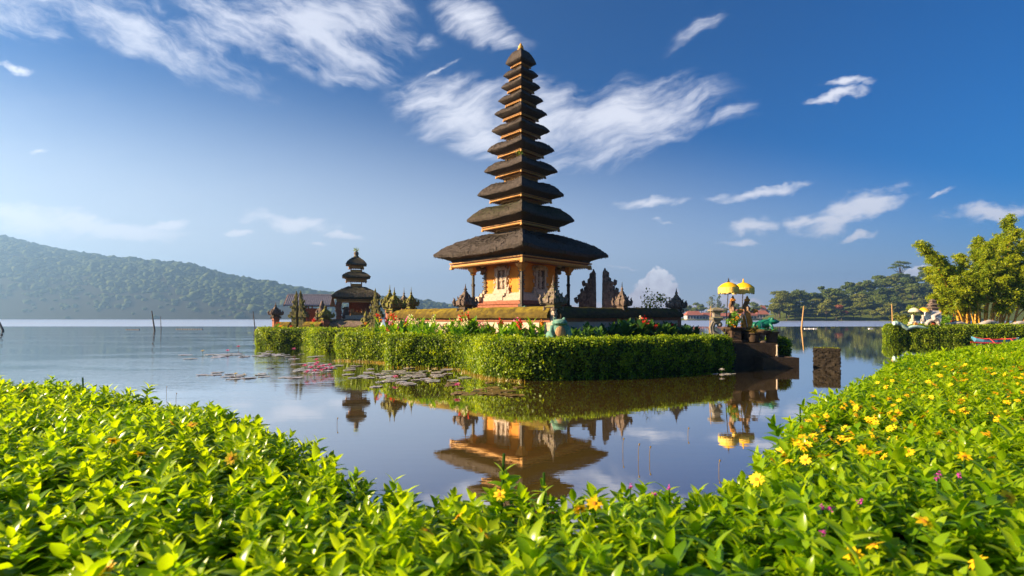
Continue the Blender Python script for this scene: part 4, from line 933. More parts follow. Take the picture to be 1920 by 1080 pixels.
def planter_pot(label, loc, r_, h, mat, fronds, seed, fmat='palm_leaf', flen=.5):
    root = thing('planter_pot', label, 'planter', loc)
    mb = MB(); mb.lathe([(r_*.7, 0), (r_*.74, h*.06), (r_*.88, h*.75), (r_*.9, h*.8), (r_*1.08, h*.84), (r_*1.1, h), (r_*.92, h), (r_*.88, h*.86), (.02, h*.86)], (0, 0, 0), 16); mb.build('pot', M[mat], root, smooth=40)
    r = np.random.default_rng(seed); P = []
    for i in range(fronds):
        n = 13; a = r.random()*6.28; el = r.uniform(.5, 1.3); L = flen*r.uniform(.7, 1.2); t = np.linspace(.08, 1, n)
        x = L*t*math.cos(el); zz = h*.9+L*(t*math.sin(el)-.45*t*t); c = np.stack([x*math.cos(a), x*math.sin(a), zz], 1)
        for s in (-1, 1):
            d = np.array([math.cos(a)*.5-s*math.sin(a), math.sin(a)*.5+s*math.cos(a), -.25]); w = L*.36*np.sin(PI*np.clip(t*.9+.1, 0, 1))
            v, f = cards(c+unit(np.tile(d, (n, 1)))*(w*.5)[:, None], np.tile(d, (n, 1)), np.tile([0, 0, 1.], (n, 1)), w, L*.055); P.append((v, f, np.full(len(v), r.random())))
    v, f, q = merge(P); link('fronds', mesh_arrays('fronds', v, f, q), M[fmat], root); return root
yt = 20.95
planter_pot('brown planter with drooping ochre palm fronds on the terrace front edge', (X(1411, yt), yt, 1.02), .33, .40, 'planter', 22, 5, flen=.62)
planter_pot('dark pot with a stiff green cycad at the right end of the terrace', (X(1447, yt), yt, 1.0), .27, .44, 'planter', 16, 6, 'canna_leaf', .42)
def bowl():
    root = thing('fountain_bowl', 'pale rimmed stone fountain bowl on a slim foot between the two pots', 'fountain', (X(1429, yt-.1), yt-.1, 1.0))
    mb = MB(); mb.lathe([(.2, 0), (.18, .06), (.09, .1), (.11, .28), (.16, .36), (.33, .46), (.35, .5), (.30, .49), (.12, .40)], (0, 0, 0), 18); mb.build('bowl', M['darkstone'], root, smooth=40)
    mb = MB(); mb.lathe([(.29, .47), (.005, .475)], (0, 0, 0), 18); mb.build('water_fill', M['water'], root)
bowl()
def maiden(label, loc, rz, h, ped_h, robe, seed):
    root = thing('maiden_statue', label, 'statue', loc, rz)
    mb = MB(); mb.stack([(.33, 0), (.33, ped_h*.12), (.27, ped_h*.16), (.27, ped_h*.72), (.36, ped_h*.84), (.38, ped_h*.9), (.36, ped_h)]); mb.carve((0, 0, ped_h*.5), (.54, .54, ped_h*.5), 16, .06); mb.build('pedestal', M['planter'], root)
    s = h/1.45; q = lambda x, y, z: (x*s, y*s, ped_h+z*s)
    mb = MB()                                              # body faces local +x
    mb.tube([q(0, 0, .55), q(.0, 0, .80), q(-.03, 0, .96), q(-.01, 0, 1.06)], [.15*s, .115*s, .14*s, .07*s], 10); mb.tube([q(-.01, 0, 1.04), q(0, 0, 1.14)], .045*s, 8); mb.ell(q(.02, 0, 1.20), (.08*s, .075*s, .10*s), 3); mb.ell(q(.10, 0, 1.185), (.025*s, .02*s, .03*s), 2)
    for a in (-1, 1): mb.tube([q(-.03, a*.14, .98), q(-.05, a*.21, .84), q(.06, a*.20, .72), q(.20, a*.09, .76), q(.25, a*.06, .80)], [.055*s, .05*s, .042*s, .034*s, .035*s], 8); mb.ell(q(.08, a*.05, .93), (.06*s, .055*s, .055*s), 2)
    body = link('figure', remesh(mb, .016*s, 'figure', 2), M['statue_skin'], root)
    mb = MB(); mb.tube([q(-.02, 0, 0), q(.02, 0, .05), q(.06, 0, .30), q(-.02, 0, .55), q(0, 0, .70)], [.15*s, .12*s, .155*s, .185*s, .13*s], 12)
    mb.tube([q(.08, -.04, .02), q(.14, -.05, .28), q(.04, -.04, .6)], [.08*s, .10*s, .10*s], 8); mb.tube([q(-.17, 0, .02), q(-.16, 0, .3), q(-.1, 0, .62)], [.09*s, .07*s, .06*s], 8)
    link('robe', remesh(mb, .018*s, 'robe', 2), M[robe], root)
    mb = MB(); mb.ell(q(-.05, 0, 1.18), (.09*s, .10*s, .11*s), 2); mb.ell(q(-.12, 0, 1.02), (.07*s, .10*s, .16*s), 2); mb.build('hair', M['statue'], root, smooth=60)
    mb = MB(); mb.lathe([(.10, 0), (.115, .03), (.10, .06), (.07, .10), (.05, .17), (.012, .24)], q(0, 0, 1.25), 12)
    for i in range(9):
        a = i*2*PI/9; mb.box(q(.105*math.cos(a), .105*math.sin(a), 1.31), (.05*s, .05*s, .10*s), a, .3)
    mb.build('crown', M['terracotta'], root, smooth=30)
    mb = MB(); mb.lathe([(.05, -.1), (.10, -.04), (.11, .04), (.06, .11), (.07, .15), (.05, .14)], (0, 0, 0), 12); mb.xf(Matrix.Translation(q(.30, 0, .80)) @ Matrix.Rotation(R(85), 4, 'Y') @ Matrix.Scale(s, 4)); mb.build('water_jar', M['terracotta'], root, smooth=50)
    mb = MB(); p = [q(.42+.24*t, 0, .80+.06*t-.9*t*t) for t in np.linspace(0, 1.12, 10)]; mb.tube(p, [.008*s]*5+[.012*s]*5, 6); mb.build('water_jet', M['waterjet'], root, smooth=60)
    return root
M['waterjet'] = stone('falling_water', (.55, .70, .72), (.75, .85, .86), 20, .1, .2, spec=.6)
maiden('bare-shouldered maiden statue pouring a jar, behind the flower box under the left umbrella', (X(1374, 21.4), 21.4, .95), R(-4), 1.36, .62, 'statue', 1)
maiden('maiden statue in an orange robe pouring a jar under the right umbrella', (X(1401, 21.5), 21.5, .95), R(-4), 1.36, .62, 'terracotta', 2)
def flower_box():
    p = (X(1377, 20.95), 20.95, 1.0); root = thing('flower_box', 'stone flower box overflowing with green plants and orange blooms before the left maiden', 'planter', p)
    mb = MB(); mb.stack([(.22, 0), (.22, .07), (.19, .1), (.19, .48), (.29, .56), (.31, .62), (.27, .62)]); mb.carve((0, 0, .3), (.38, .38, .3), 12, .06); mb.build('box', M['planter'], root)
    lob = [((random.gauss(0, .1), random.gauss(0, .08), .85+random.uniform(-.18, .28)), (.15, .14, .16)) for _ in range(8)]
    v, f, a = crown(lob, 700, .075, 3); link('foliage', mesh_arrays('foliage', v, f, a), M['canna_leaf'], root)
    for i in range(12):
        c = np.array([random.uniform(-.24, .24), random.uniform(-.26, -.05), random.uniform(.65, 1.15)]); P = c+rng.normal(size=(7, 3))*.025; v, f = cards(P, rdir(7), rdir(7), .06, .05); link('bloom', mesh_arrays('bloom', v, f, rng.random(28)), M['petal_orange'], root)
flower_box()
def umbrella(label, base, top, rad, mat='yellow', pole='iron', fringe=.26, tip='iron', name='ceremonial_umbrella', rise=.30):
    b = Vector(base); t = Vector(top); d = t-b; root = thing(name, label, 'umbrella', base)
    mb = MB(); mb.tube([(0, 0, 0), tuple(d*.12), tuple(d*.121), tuple(d*.96)], [.045, .04, .025, .018], 8); mb.build('pole', M[pole], root)
    c = d*.95; n = 24; rs = []
    for r_, dz in ((1, 0), (.93, .055), (.8, .12), (.62, .19), (.42, .245), (.2, .285), (.04, .30)):
        rs.append([tuple(c+Vector((rad*r_*math.cos(2*PI*i/n)*(1-.015*(i % 2)), rad*r_*math.sin(2*PI*i/n)*(1-.015*(i % 2)), rise*dz/.30-rise*.55))) for i in range(n)])
    inner = [[(p[0], p[1], p[2]-.012) for p in r_] for r_ in rs]
    mb = MB(); mb.rings(inner[::-1][-len(inner):], False, False); mb.rings(rs, False, True); cn = mb.build('canopy', M[mat], root, smooth=45)
    mb = MB(); k = 60
    for j in range(k):
        a0, a1 = 2*PI*j/k, 2*PI*(j+.82)/k; L = fringe*random.uniform(.8, 1.12)
        for aa in ((a0+a1)/2,): mb.box(tuple(c+Vector((rad*.985*math.cos(aa), rad*.985*math.sin(aa), -rise*.55-L/2+.01))), (rad*.105, .012, L), aa+PI/2+random.uniform(-.3, .3), .9)
    mb.rings([[tuple(c+Vector((rad*e*math.cos(2*PI*i/n), rad*e*math.sin(2*PI*i/n), -rise*.55+zz))) for i in range(n)] for e, zz in ((1.0, .005), (1.008, -.02), (.995, -.05))], False, False)
    mb.build('fringe', M['fringe' if mat == 'yellow' else mat], cn)
    mb = MB(); mb.lathe([(.05, 0), (.06, .03), (.03, .06), (.035, .1), (.004, .2)], tuple(c+Vector((0, 0, rise*.45-.01))), 8); mb.build('finial', M[tip], root, smooth=40)
    return root
umbrella('yellow fringed umbrella with a black spike, the left one over the maiden statues', (X(1358, 21.0), 21.0, .55), (X(1366.5, 21.4), 21.4, Z(527, 21.4)), .42, rise=.24)
umbrella('yellow fringed umbrella with a yellow knob, the right one over the maiden statues', (X(1387.5, 21.9), 21.9, .55), (X(1394, 22.0), 22.0, Z(528, 22.0)), .45, tip='yellow', rise=.25)
def curl_lantern():
    D = 21.3; root = thing('stone_lantern', 'grey stone lantern on an S-shaped foot left of the umbrellas', 'lantern', (X(1343, D), D, .5))
    mb = MB(); mb.box((.05, 0, .78), (.62, .4, .10)); mb.tube([(.02, 0, .80), (-.16, 0, .92), (-.2, 0, 1.12), (-.12, 0, 1.30), (.03, 0, 1.38), (.14, 0, 1.36)], [.13, .12, .115, .11, .12, .10], 10)
    mb.ell((.14, 0, 1.24), (.12, .12, .12), 2); mb.build('curled_foot', M['greystone'], root, smooth=50)
    mb = MB(); mb.stack([(.06, 1.30), (.20, 1.46), (.22, 1.53), (.13, 1.57), (.13, 1.72), (.17, 1.76), (.27, 1.82), (.27, 1.87), (.16, 1.93), (.05, 1.97)], (.0, 0, 0)); mb.build('lantern_head', M['greystone'], root)
    mb = MB(); mb.box((.0, 0, .35), (.5, .5, .8)); mb.build('plinth', M['darkstone'], root)
M['greystone'] = stone('grey_cast_stone', (.17, .15, .12), (.34, .30, .25), 7, .9, .5, moss=(.20, .19, .08), moss_amt=.0, spec=.15)
curl_lantern()
def stick(name, label, base, top, r_, mat, cat='pole', bend=0., group=None):
    root = thing(name, label, cat, base, 0, group); d = Vector(top)-Vector(base)
    mb = MB(); mb.tube([(0, 0, -.6), (0, 0, 0), tuple(d*.5+Vector((bend, 0, 0))), tuple(d)], [r_, r_, r_*.85, r_*.6], 8); mb.build('shaft', M[mat], root, smooth=60); return root
p = stick('bamboo_pole', 'thin tan bamboo stick leaning left of the stone lantern', (X(1328, 21.2), 21.2, .6), (X(1333, 21.2), 21.2, Z(574, 21.2)), .022, 'bamboo_pole')
# iron rail joining the two umbrella poles
root = thing('iron_rail', 'thin black iron rail between the two umbrella poles', 'rail', (X(1358, 21.0), 21.0, 0)); mb = MB(); w_ = X(1388, 21.9)-X(1358, 21.0)
mb.tube([(0, 0, 1.36), (w_, .9, 1.36)], .016, 6); mb.tube([(0, 0, 1.20), (w_, .9, 1.20)], .012, 6); mb.build('bar', M['iron'], root)
def stump():
    D = 20.; root = thing('brick_stump', 'square mossy brick stump standing alone in the water', 'pillar', (X(1549.5, D+.4), D+.4, 0), R(-30)); mb = MB()
    mb.stack([(.445, -.5)]+[(.445+.012*math.sin(i*2.1), i*.075) for i in range(11)]+[(.43, .80)], sub=9, jit=.016)
    for _ in range(150):
        fc = random.randrange(4); u = random.uniform(-.42, .42); w_ = [(u, -.43), (.43, u), (u, .43), (-.43, u)][fc]; mb.box((*w_, random.uniform(-.2, .76)), (random.uniform(.05, .12), random.uniform(.05, .1), random.uniform(.04, .08)), random.uniform(-.2, .2), .85)
    mb.build('brickwork', M['stump'], root)
    P = np.stack([rng.uniform(-.44, .44, 260), rng.uniform(-.44, .44, 260), np.full(260, .80)], 1); v, f = cards(P, rdir(260)*.6+np.array([0, 0, 1]), rdir(260), .06, .03); link('moss', mesh_arrays('moss', v, f, rng.random(len(v))), M['tree_leaf_olive'], root)
stump()

# ------------------------------------------------------------------ poles and floats in the lake
stick('lake_pole', 'tan bamboo pole in the lake left of the brick stump', (X(1503, 98), 98, 0), (X(1507, 98), 98, Z(574, 98)), .16, 'bamboo_pole')
stick('lake_pole', 'leaning grey pole in the lake before the middle of the hill', (X(290, 81), 81, 0), (X(284.5, 81), 81, Z(583, 81)), .12, 'greywood')
stick('lake_pole', 'slender faint pole in the lake just right of the leaning grey pole', (X(302, 90), 90, 0), (X(301, 90), 90, Z(593, 90)), .06, 'greywood')
stick('lake_pole', 'dark pole in the lake at the left tip of the far hedge', (X(478, 95), 95, 0), (X(474.5, 95), 95, Z(583, 95)), .11, 'greywood')
stick('lake_pole', 'dark stick leaning in the lake at the left edge of the view', (X(6, 78), 78, 0), (X(-1, 78), 78, Z(604, 78)), .16, 'greywood')
def floats(label, px0, px1, D, th, n=1):
    root = thing('lake_float', label, 'float', at((px0+px1)/2, D, .02)); mb = MB(); L = (px1-px0)*D/F
    for i in range(n): mb.box((-L/2+(i+.5)*L/n, 0, .03), (L/n*.8, .35, th), random.uniform(-.1, .1), .8)
    if n > 1: mb.tube([(-L/2, 0, .02), (0, .02, .0), (L/2, 0, .02)], .03, 5)
    mb.build('buoy', M['white' if px0 > 1000 else 'float'], root)
floats('long white foam float right of the tan bamboo pole', 1507, 1532, 96, .16, 3)
floats('short white float in the lake before the wooded slope', 1627, 1638, 96, .16)
floats('line of tiny dark floats below the leaning grey pole', 236, 262, 88, .12, 7)
floats('line of tiny grey floats left of the far hedge', 330, 380, 92, .10, 11)
for i, (px, D, h) in enumerate(((1168, 7.4, .22), (1197, 7.0, .24), (1218, 7.0, .2), (1348, 6.5, .15), (632, 9.3, .14), (312, 13, .22), (330, 12, .2), (1290, 8.5, .13))):
    root = thing('reed_stalk', ['thin dry reed with bent tip standing in the water below the big pagoda reflection', 'thin dry reed standing in the calm water near the camera'][0 if i < 3 else 1], 'reed', at(px, D, 0), 0, 'dry reeds below the pagoda reflection' if i < 3 else 'dry reeds scattered in the calm water')
    mb = MB(); mb.tube([(0, 0, -.2), (0, 0, h*.6), (.01, 0, h*.95), (.03, 0, h)], [.004, .004, .003, .002], 5); mb.ell((.012, 0, h*.95), (.012, .01, .02), 1); mb.build('stalk', M['reed'], root)

# ------------------------------------------------------------------ water lilies
def pad_mesh(name, seed, wav=.06):
    r = random.Random(seed); n = 14; v = [(0, 0, .012)]; notch = .35
    for i in range(n): a = notch/2+(2*PI-notch)*i/(n-1); q = 1+r.uniform(-wav, wav); v.append((q*math.cos(a), q*math.sin(a), .012+.035*r.random()))
    v += [(x, y, z-.012) for x, y, z in v]; m = n+1
    f = [(0, i+1, i+2) for i in range(n-1)]+[(m, m+i+2, m+i+1) for i in range(n-1)]+[(i+1, m+i+1, m+i+2, i+2) for i in range(n-1)]
    me = bpy.data.meshes.new(name); me.from_pydata(v, [], f); a = me.attributes.new('rnd', 'FLOAT', 'POINT'); a.data.foreach_set('value', np.full(len(v), r.random()).astype(np.float32)); return me
PADS = [pad_mesh('lily_pad', i) for i in range(6)]; PADB = [pad_mesh('lily_pad', 20+i, .14) for i in range(4)]
for m_ in PADS: m_.materials.append(M['lilypad'])
for m_ in PADB: m_.materials.append(M['lilypad_brown'])
def pads(n, px, py, sx, sy, rad, label, group, meshes=PADS):
    for i in range(n):
        y_ = py+random.gauss(0, sy); x_ = px+random.gauss(0, sx); D = EYE*F/max(25, y_-597)
        o = bpy.data.objects.new('lily_pad', random.choice(meshes)); C.objects.link(o); s = rad*random.uniform(.65, 1.25); o.location = (X(x_, D), D, random.uniform(.0, .006)); o.scale = (s, s, .5); o.rotation_euler = (random.uniform(-.03, .03), random.uniform(-.03, .03), random.random()*6.28)
        tag(o, label, 'lily pad', group, 'thing')
pads(62, 770, 707, 48, 7, .20, 'grey green lily pad floating before the short rounded hedge', 'lily pads before the short rounded hedge')
pads(34, 600, 690, 34, 7, .22, 'pale lily pad in the patch crowded with pink lilies', 'lily pads of the pink lily patch')
pads(36, 500, 667, 55, 3, .26, 'pale lily pad floating off the farthest hedge', 'lily pads off the farthest hedge')
pads(16, 410, 665, 25, 2, .28, 'pale lily pad in the strip farthest out on the open lake', 'lily pads on the open lake')
pads(22, 905, 735, 36, 6, .17, 'brownish lily pad floating below the corner of the long hedge', 'brown lily pads at the long hedge', PADB)
pads(7, 1358, 701, 14, 1.5, .14, 'small thin lily pad around the white lily near the terrace', 'lily pads near the terrace')
pads(14, 455, 704, 45, 3, .2, 'thin scattered lily pad drifting in the open water on the left', 'lily pads drifting in open water')
def lily_proto(mat):
    P = []
    for k, (n, el, L) in enumerate(((8, .35, .16), (8, .8, .15), (6, 1.2, .12))):
        for i in range(n):
            a = 2*PI*(i+.5*k)/n; d = np.array([[math.cos(a)*math.cos(el), math.sin(a)*math.cos(el), math.sin(el)]]); nn = np.array([[-math.cos(a)*math.sin(el), -math.sin(a)*math.sin(el), math.cos(el)]])
            v, f = cards(d*L*.5, d, nn, L, L*.42, .25); P.append((v, f, np.full(4, random.random())))
    v, f, q = merge(P); me = mesh_arrays('water_lily', v, f, q); me.materials.append(M[mat]); return me
LP = {k: lily_proto(k) for k in ('petal_pink', 'petal_cream', 'petal_white')}
def lily(label, px, py, s, mat, h=.12, group=None):
    D = EYE*F/(py-597); root = thing('water_lily', label, 'flower', at(px, D, 0), random.random()*6, group); o = bpy.data.objects.new('petals', LP[mat]); C.objects.link(o); o.parent = root; o.location = (0, 0, h); o.scale = (s,)*3
    mb = MB(); mb.tube([(0, 0, -.2), (0, 0, h)], .008, 5); mb.build('stem', M['canna_leaf'], root)
lily('pink water lily closest to the camera, left of the long hedge corner', 857, 735, .95, 'petal_pink', .16)
lily('pink water lily before the short hedge, alone at the left of the grey green pads', 741, 716, .95, 'petal_pink', .12)
lily('cream water lily close to the long hedge', 815, 699, .9, 'petal_cream', .1); lily('cream water lily bud left of the other cream one', 806, 702, .7, 'petal_cream', .08)
lily('single white water lily near the terrace', 1353, 701, .85, 'petal_white', .12)
for i, (px, py) in enumerate(((572, 690), (583, 694), (592, 688), (598, 693), (606, 691), (612, 696), (618, 689), (603, 700), (590, 701), (576, 703), (622, 695), (595, 684))):
    lily('pink water lily in the dense pink patch left of the short hedge', px, py+4, 1.0, 'petal_pink', .14, 'pink lilies of the dense patch')
lily('pink water lily beside the farthest hedge, alone on the pads', 551, 663, 1.2, 'petal_pink', .22); lily('pink water lily just in front of the dense patch edge, nearest the hedge', 593, 682, 1.1, 'petal_pink', .14)
lily('yellow-white water lily farthest left on the open lake', 380, 664, 1.0, 'petal_cream', .14); lily('pink water lily at the middle of the far pad strip', 427, 664, 1.1, 'petal_pink', .16); lily('pink water lily at the back of the far pad strip', 447, 656, 1.2, 'petal_pink', .16); lily('small cream lily drifting alone in the open water', 442, 708, .7, 'petal_cream', .1); lily('small yellow lily right of the lone cream one', 458, 707, .5, 'petal_cream', .07)
# yellowed stubble along the foot of the hedges
def stubble(label, pts, n):
    P = []
    for _ in range(n):
        i = random.randrange(len(pts)-1); t = random.random(); a, b = pts[i], pts[i+1]; P.append((a[0]+(b[0]-a[0])*t+random.gauss(0, .08), a[1]+(b[1]-a[1])*t-abs(random.gauss(0, .12)), random.uniform(-.02, .05)))
    P = np.array(P); v, f = cards(P, rdir(n)*.5+np.array([0, 0, .9]), rdir(n), rng.uniform(.08, .2, n), .02)
    o = link('waterside_grass', mesh_arrays('waterside_grass', v, f, rng.random(len(v))), M['reed']); tag(o, label, 'grass', None, 'stuff')
stubble('dry yellow grass in the water along the foot of the short rounded hedge', [(-8.4, 23.7), (-6.2, 22.6), (-5.2, 21.9)], 420)
stubble('dry yellow grass along the waterline of the long hedge', [(-5.0, 20.3), (-2.3, 19.8), (-1.3, 17.5), (-.8, 16.5), (.4, 15.7)], 420)

# ------------------------------------------------------------------ far shore: village and wooded slope
def ridge_strip(name, pts, d0, d1, mat, nd=6):
    """land rising from the water at depth d0 to the outline pts [(px, metres high)] at depth d1"""
    px = np.array([p[0] for p in pts], float); hh = np.array([p[1] for p in pts], float); az = np.linspace(px[0], px[-1], 60); v = []
    for a in az:
        for j in range(nd):
            t = j/(nd-1); D = d0+(d1-d0)*t; v.append((X(a, D), D, -.5 if j == 0 else np.interp(a, px, hh)*t**.8+.4))
    f = [(i*nd+j, (i+1)*nd+j, (i+1)*nd+j+1, i*nd+j+1) for i in range(59) for j in range(nd-1)]
    tag(link(name, mesh_arrays(name, v, f, smooth=True), mat), kind='structure')
ridge_strip('far_shore', [(1262, .6), (1285, 2), (1330, 3), (1400, 4), (1440, 5), (1470, 5)], 495, 600, M['lawn'])
SL = [(1430, 2), (1450, 7), (1500, 16), (1560, 20), (1620, 28), (1660, 33), (1700, 36), (1800, 42), (2000, 52), (2200, 56)]
ridge_strip('hillside', SL, 408, 520, M['lawn'])
def tree_proto(name, label, loc, h, w, mat, seed, group=None, n=1500, size=1.05, lob=12, flat=.5, bare=.28, cat='tree'):
    q = random.Random(seed); root = thing(name, label, cat, loc, q.random()*6.28, group)
    lobes = []
    for i in range(lob):
        a = q.random()*6.28; d = math.sqrt(q.random())*w*.36; z = h*(bare+.12+(1-bare-.2)*q.random()**.8); d *= 1-.5*max(0, (z/h-.6))
        s = w*q.uniform(.16, .27); lobes.append(((d*math.cos(a), d*math.sin(a), z), (s, s, s*flat*1.3)))
    v, f, a = crown(lobes, n, size, seed, .7, .25, .2); link('crown', mesh_arrays('crown', v, f, a), M[mat], root)
    trunk_mb(h*.7, w*.028+.05, [(tuple(l[0]), q.uniform(.35, .8)) for l in lobes[:6]], seed).build('trunk', M['trunk'], root, smooth=60)
    return root
G = 'trees of the wooded slope across the lake'
protos = []
LBL = ['dark green broadleaf tree in the wooded slope across the lake', 'olive green tree in the wooded slope across the lake', 'tall narrow tree in the wooded slope across the lake', 'low bushy tree along the foot of the wooded slope']
for i, (h, w, m_) in enumerate(((16, 13, 'tree_leaf'), (14, 12, 'tree_leaf_olive'), (20, 10, 'tree_leaf'), (8, 9, 'tree_leaf_olive'))):
    protos.append((h, LBL[i], m_, i, w))
P0 = {}
def plant(kind, loc, s):
    h, lab, m_, i, w = protos[kind]; g = G+' ('+['broadleaf', 'olive', 'tall', 'bushy'][kind]+')'
    var = random.randrange(3)
    if (kind, var) not in P0: o = tree_proto('broadleaf_tree', lab, loc, h, w, m_, 50+kind*7+var, g, 2000 if kind != 3 else 1100, 1.1); o.scale = (s,)*3; P0[(kind, var)] = o
    else: dup(P0[(kind, var)], loc, random.random()*6.28, lab, g, s)
random.seed(21)
for D, step, kinds in ((411, 19, (3, 3, 3, 1)), (424, 21, (0, 1, 1, 3)), (440, 21, (0, 1, 1, 2)), (458, 21, (0, 0, 1, 2)), (482, 22, (0, 1, 2, 0)), (505, 21, (0, 0, 2, 1))):
    px = 1452+random.uniform(0, 12) if D < 500 else 1470
    while px < 1790:
        t = (D-408)/112; z = np.interp(px, [p[0] for p in SL], [p[1] for p in SL])*t**.8
        plant(random.choice(kinds), (X(px, D), D, float(z)), random.uniform(.75, 1.12)); px += step*random.uniform(.7, 1.2)
tree_proto('broadleaf_tree', 'big light green spreading tree at the left tip of the wooded slope', at(1462, 425, .5), 25, 17, 'tree_leaf_olive', 91, None, 3200, 1.1, 16)
tree_proto('broadleaf_tree', 'rounded tall tree second from the left tip of the wooded slope', at(1492, 430, .8), 25, 15, 'tree_leaf', 92, None, 2600, 1.1, 14)
tree_proto('flame_tree', 'tree with rust red blooms in the wooded slope', at(1578, 410.5, .8), 12, 10, 'flame_leaf', 93, None, 500, .9, 5)
def umbrella_tree():
    D = 530; z0 = 33.; root = thing('umbrella_tree', 'lone flat-topped tree standing above the wooded slope against the cloud', 'tree', (X(1689, D), D, z0), .3); h = Z(491, D)-z0; lobes = []; limbs = []
    for a, r_, z in ((0, 9, .80), (.9, 7, .86), (1.9, 6, .9), (2.8, 9.5, .78), (3.6, 8, .84), (4.6, 5, .95), (5.5, 6, .92), (.4, 3, .97), (3.3, 4, .97)): c = (r_*math.cos(a), r_*math.sin(a)*.8, h*z); lobes.append((c, (3.6, 3.2, 1.5))); limbs.append(((c[0], c[1], c[2]-.8), random.uniform(.62, .8)))
    v, f, a = crown(lobes, 1500, .95, 5, .7, .3); link('crown', mesh_arrays('crown', v, f, a), M['tree_leaf'], root); trunk_mb(h*.8, .7, limbs, 3).build('trunk', M['trunk'], root, smooth=60)
umbrella_tree()
random.seed(33)
for i, (px, h) in enumerate(((1276, 15), (1283, 19), (1291, 15), (1300, 13), (1309, 18), (1316, 16), (1360, 12), (1371, 15), (1383, 17), (1395, 14), (1406, 18), (1417, 17), (1428, 16), (1440, 15))):
    D = 560+random.uniform(0, 25); k = i % 3
    o = tree_proto('broadleaf_tree', 'distant hazy tree behind the red roofed village', (X(px, D), D, 2.), h, h*.75, 'tree_leaf', 120+k, 'hazy trees behind the village', 700, 1.3, 9) if i < 3 else dup(Pv[k], (X(px, D), D, 2.), random.random()*6, None, None, h/Pv_h[k])
    if i == 0: Pv, Pv_h = [], []
    if i < 3: Pv.append(o); Pv_h.append(h)
def conifer(label, loc, h, w, mat, seed, n=900):
    r = np.random.default_rng(seed); root = thing('conifer_tree', label, 'tree', loc); lobes = [((r.normal()*w*.1, r.normal()*w*.1, h*t), (w*(.52-.42*t)*r.uniform(.8, 1.2),)*2+(h*.07,)) for t in np.linspace(.15, .97, 13)]
    v, f, a = crown(lobes, n, 1.2, seed, .6, .3); link('crown', mesh_arrays('crown', v, f, a), M[mat], root); trunk_mb(h*.95, .3, [], seed).build('trunk', M['trunk'], root)
conifer('tall pointed light green tree beyond the stone lantern in the far village', at(1336, 545, 2), 25, 13, 'tree_leaf_olive', 1); conifer('tall dark columnar tree right of the pointed light green one in the village', at(1348, 550, 2), 28, 8, 'tree_leaf', 2); conifer('small dark conifer between the village houses and the left umbrella pole', at(1357, 540, 2), 15, 6, 'tree_leaf', 4, 400)
def house(label, px0, px1, ytop, D, z0, roof='redtile', open_=False):
    w = (px1-px0)*D/F; h = Z(ytop, D)-z0; root = thing('village_house', label, 'house', (X((px0+px1)/2, D), D, z0), R(random.uniform(-6, 6)))
    mb = MB(); mb.box((0, 0, h*.26), (w*.86, w*.5, h*.52)); b = mb.build('wall', M['whitewall'], root)
    mb = MB(); d = w*.33; rz = h*.5; k = w*.3; mb.add([(-w/2, -d, rz), (w/2, -d, rz), (w/2, d, rz), (-w/2, d, rz), (-k, 0, h), (k, 0, h)], [(0, 1, 5, 4), (1, 2, 5), (2, 3, 4, 5), (3, 0, 4), (0, 3, 2, 1)]); mb.build('roof', M[roof], root)
    n = max(2, int(w/3.2))
    for i in range(n):
        mb = MB(); mb.box((-w*.43+(i+.5)*w*.86/n, -w*.25-.02, h*.24), (w*.86/n*.5, .1, h*.30)); mb.build('window', M['darkwood'], root)
for a in ((1283, 1316, 583, 500, 1.0, 'red-tiled house with a broad roof at the left end of the far village'), (1313, 1338, 586, 505, 1.2, 'long low red-roofed house right of the broad one in the far village'), (1344, 1372, 587, 500, 1., 'red-roofed house behind the left umbrella pole'), (1374, 1398, 580, 520, 2., 'taller red-roofed house seen between the two maiden statues'), (1396, 1418, 585, 505, 1.2, 'red-roofed house right of the orange maiden statue'), (1414, 1440, 582, 515, 2., 'red-roofed house at the right end of the village, near the wooded slope')):
    house(a[5], a[0], a[1], a[2], a[3], a[4])
house('small house with red roof high in the trees left of the wooded slope', 1424, 1436, 573, 560, 7.5)

# ------------------------------------------------------------------ right-hand headland
DP = 45.
slab('headland_ground', [(34.2, 45.6), (36, 45.2), (48, 44.4), (90, 43), (95, 75), (60, 72), (42.5, 56), (36.6, 48.6)], -.5, .62, M['lawn'])
def fp(px0, px1, d, th):
    return [(X(px0, d), d+.2), (X(px0+4, d), d-.25), ((X(px0, d)+X(px1, d))/2, d-.3), (X(px1-4, d), d-.2), (X(px1, d), d+.4), (X(px1-3, d+th), d+th), (X(px0+4, d+th), d+th)]
hedge('clipped_hedge', 'rounded bright hedge end at the water tip of the right headland', fp(1658, 1703, 45, 2.2), -.1, 1.4, 1000, .11)
hedge('clipped_hedge', 'long hedge along the right headland under the stone serpent', [(X(1704, 45), 45.3), (X(1708, 44.6), 44.6), (X(1800, 44.4), 44.3), (X(1900, 44), 43.9), (60, 43), (60, 45.2), (X(1800, 46), 45.8), (X(1710, 46.4), 46.4)], -.1, 1.36, 850, .12)
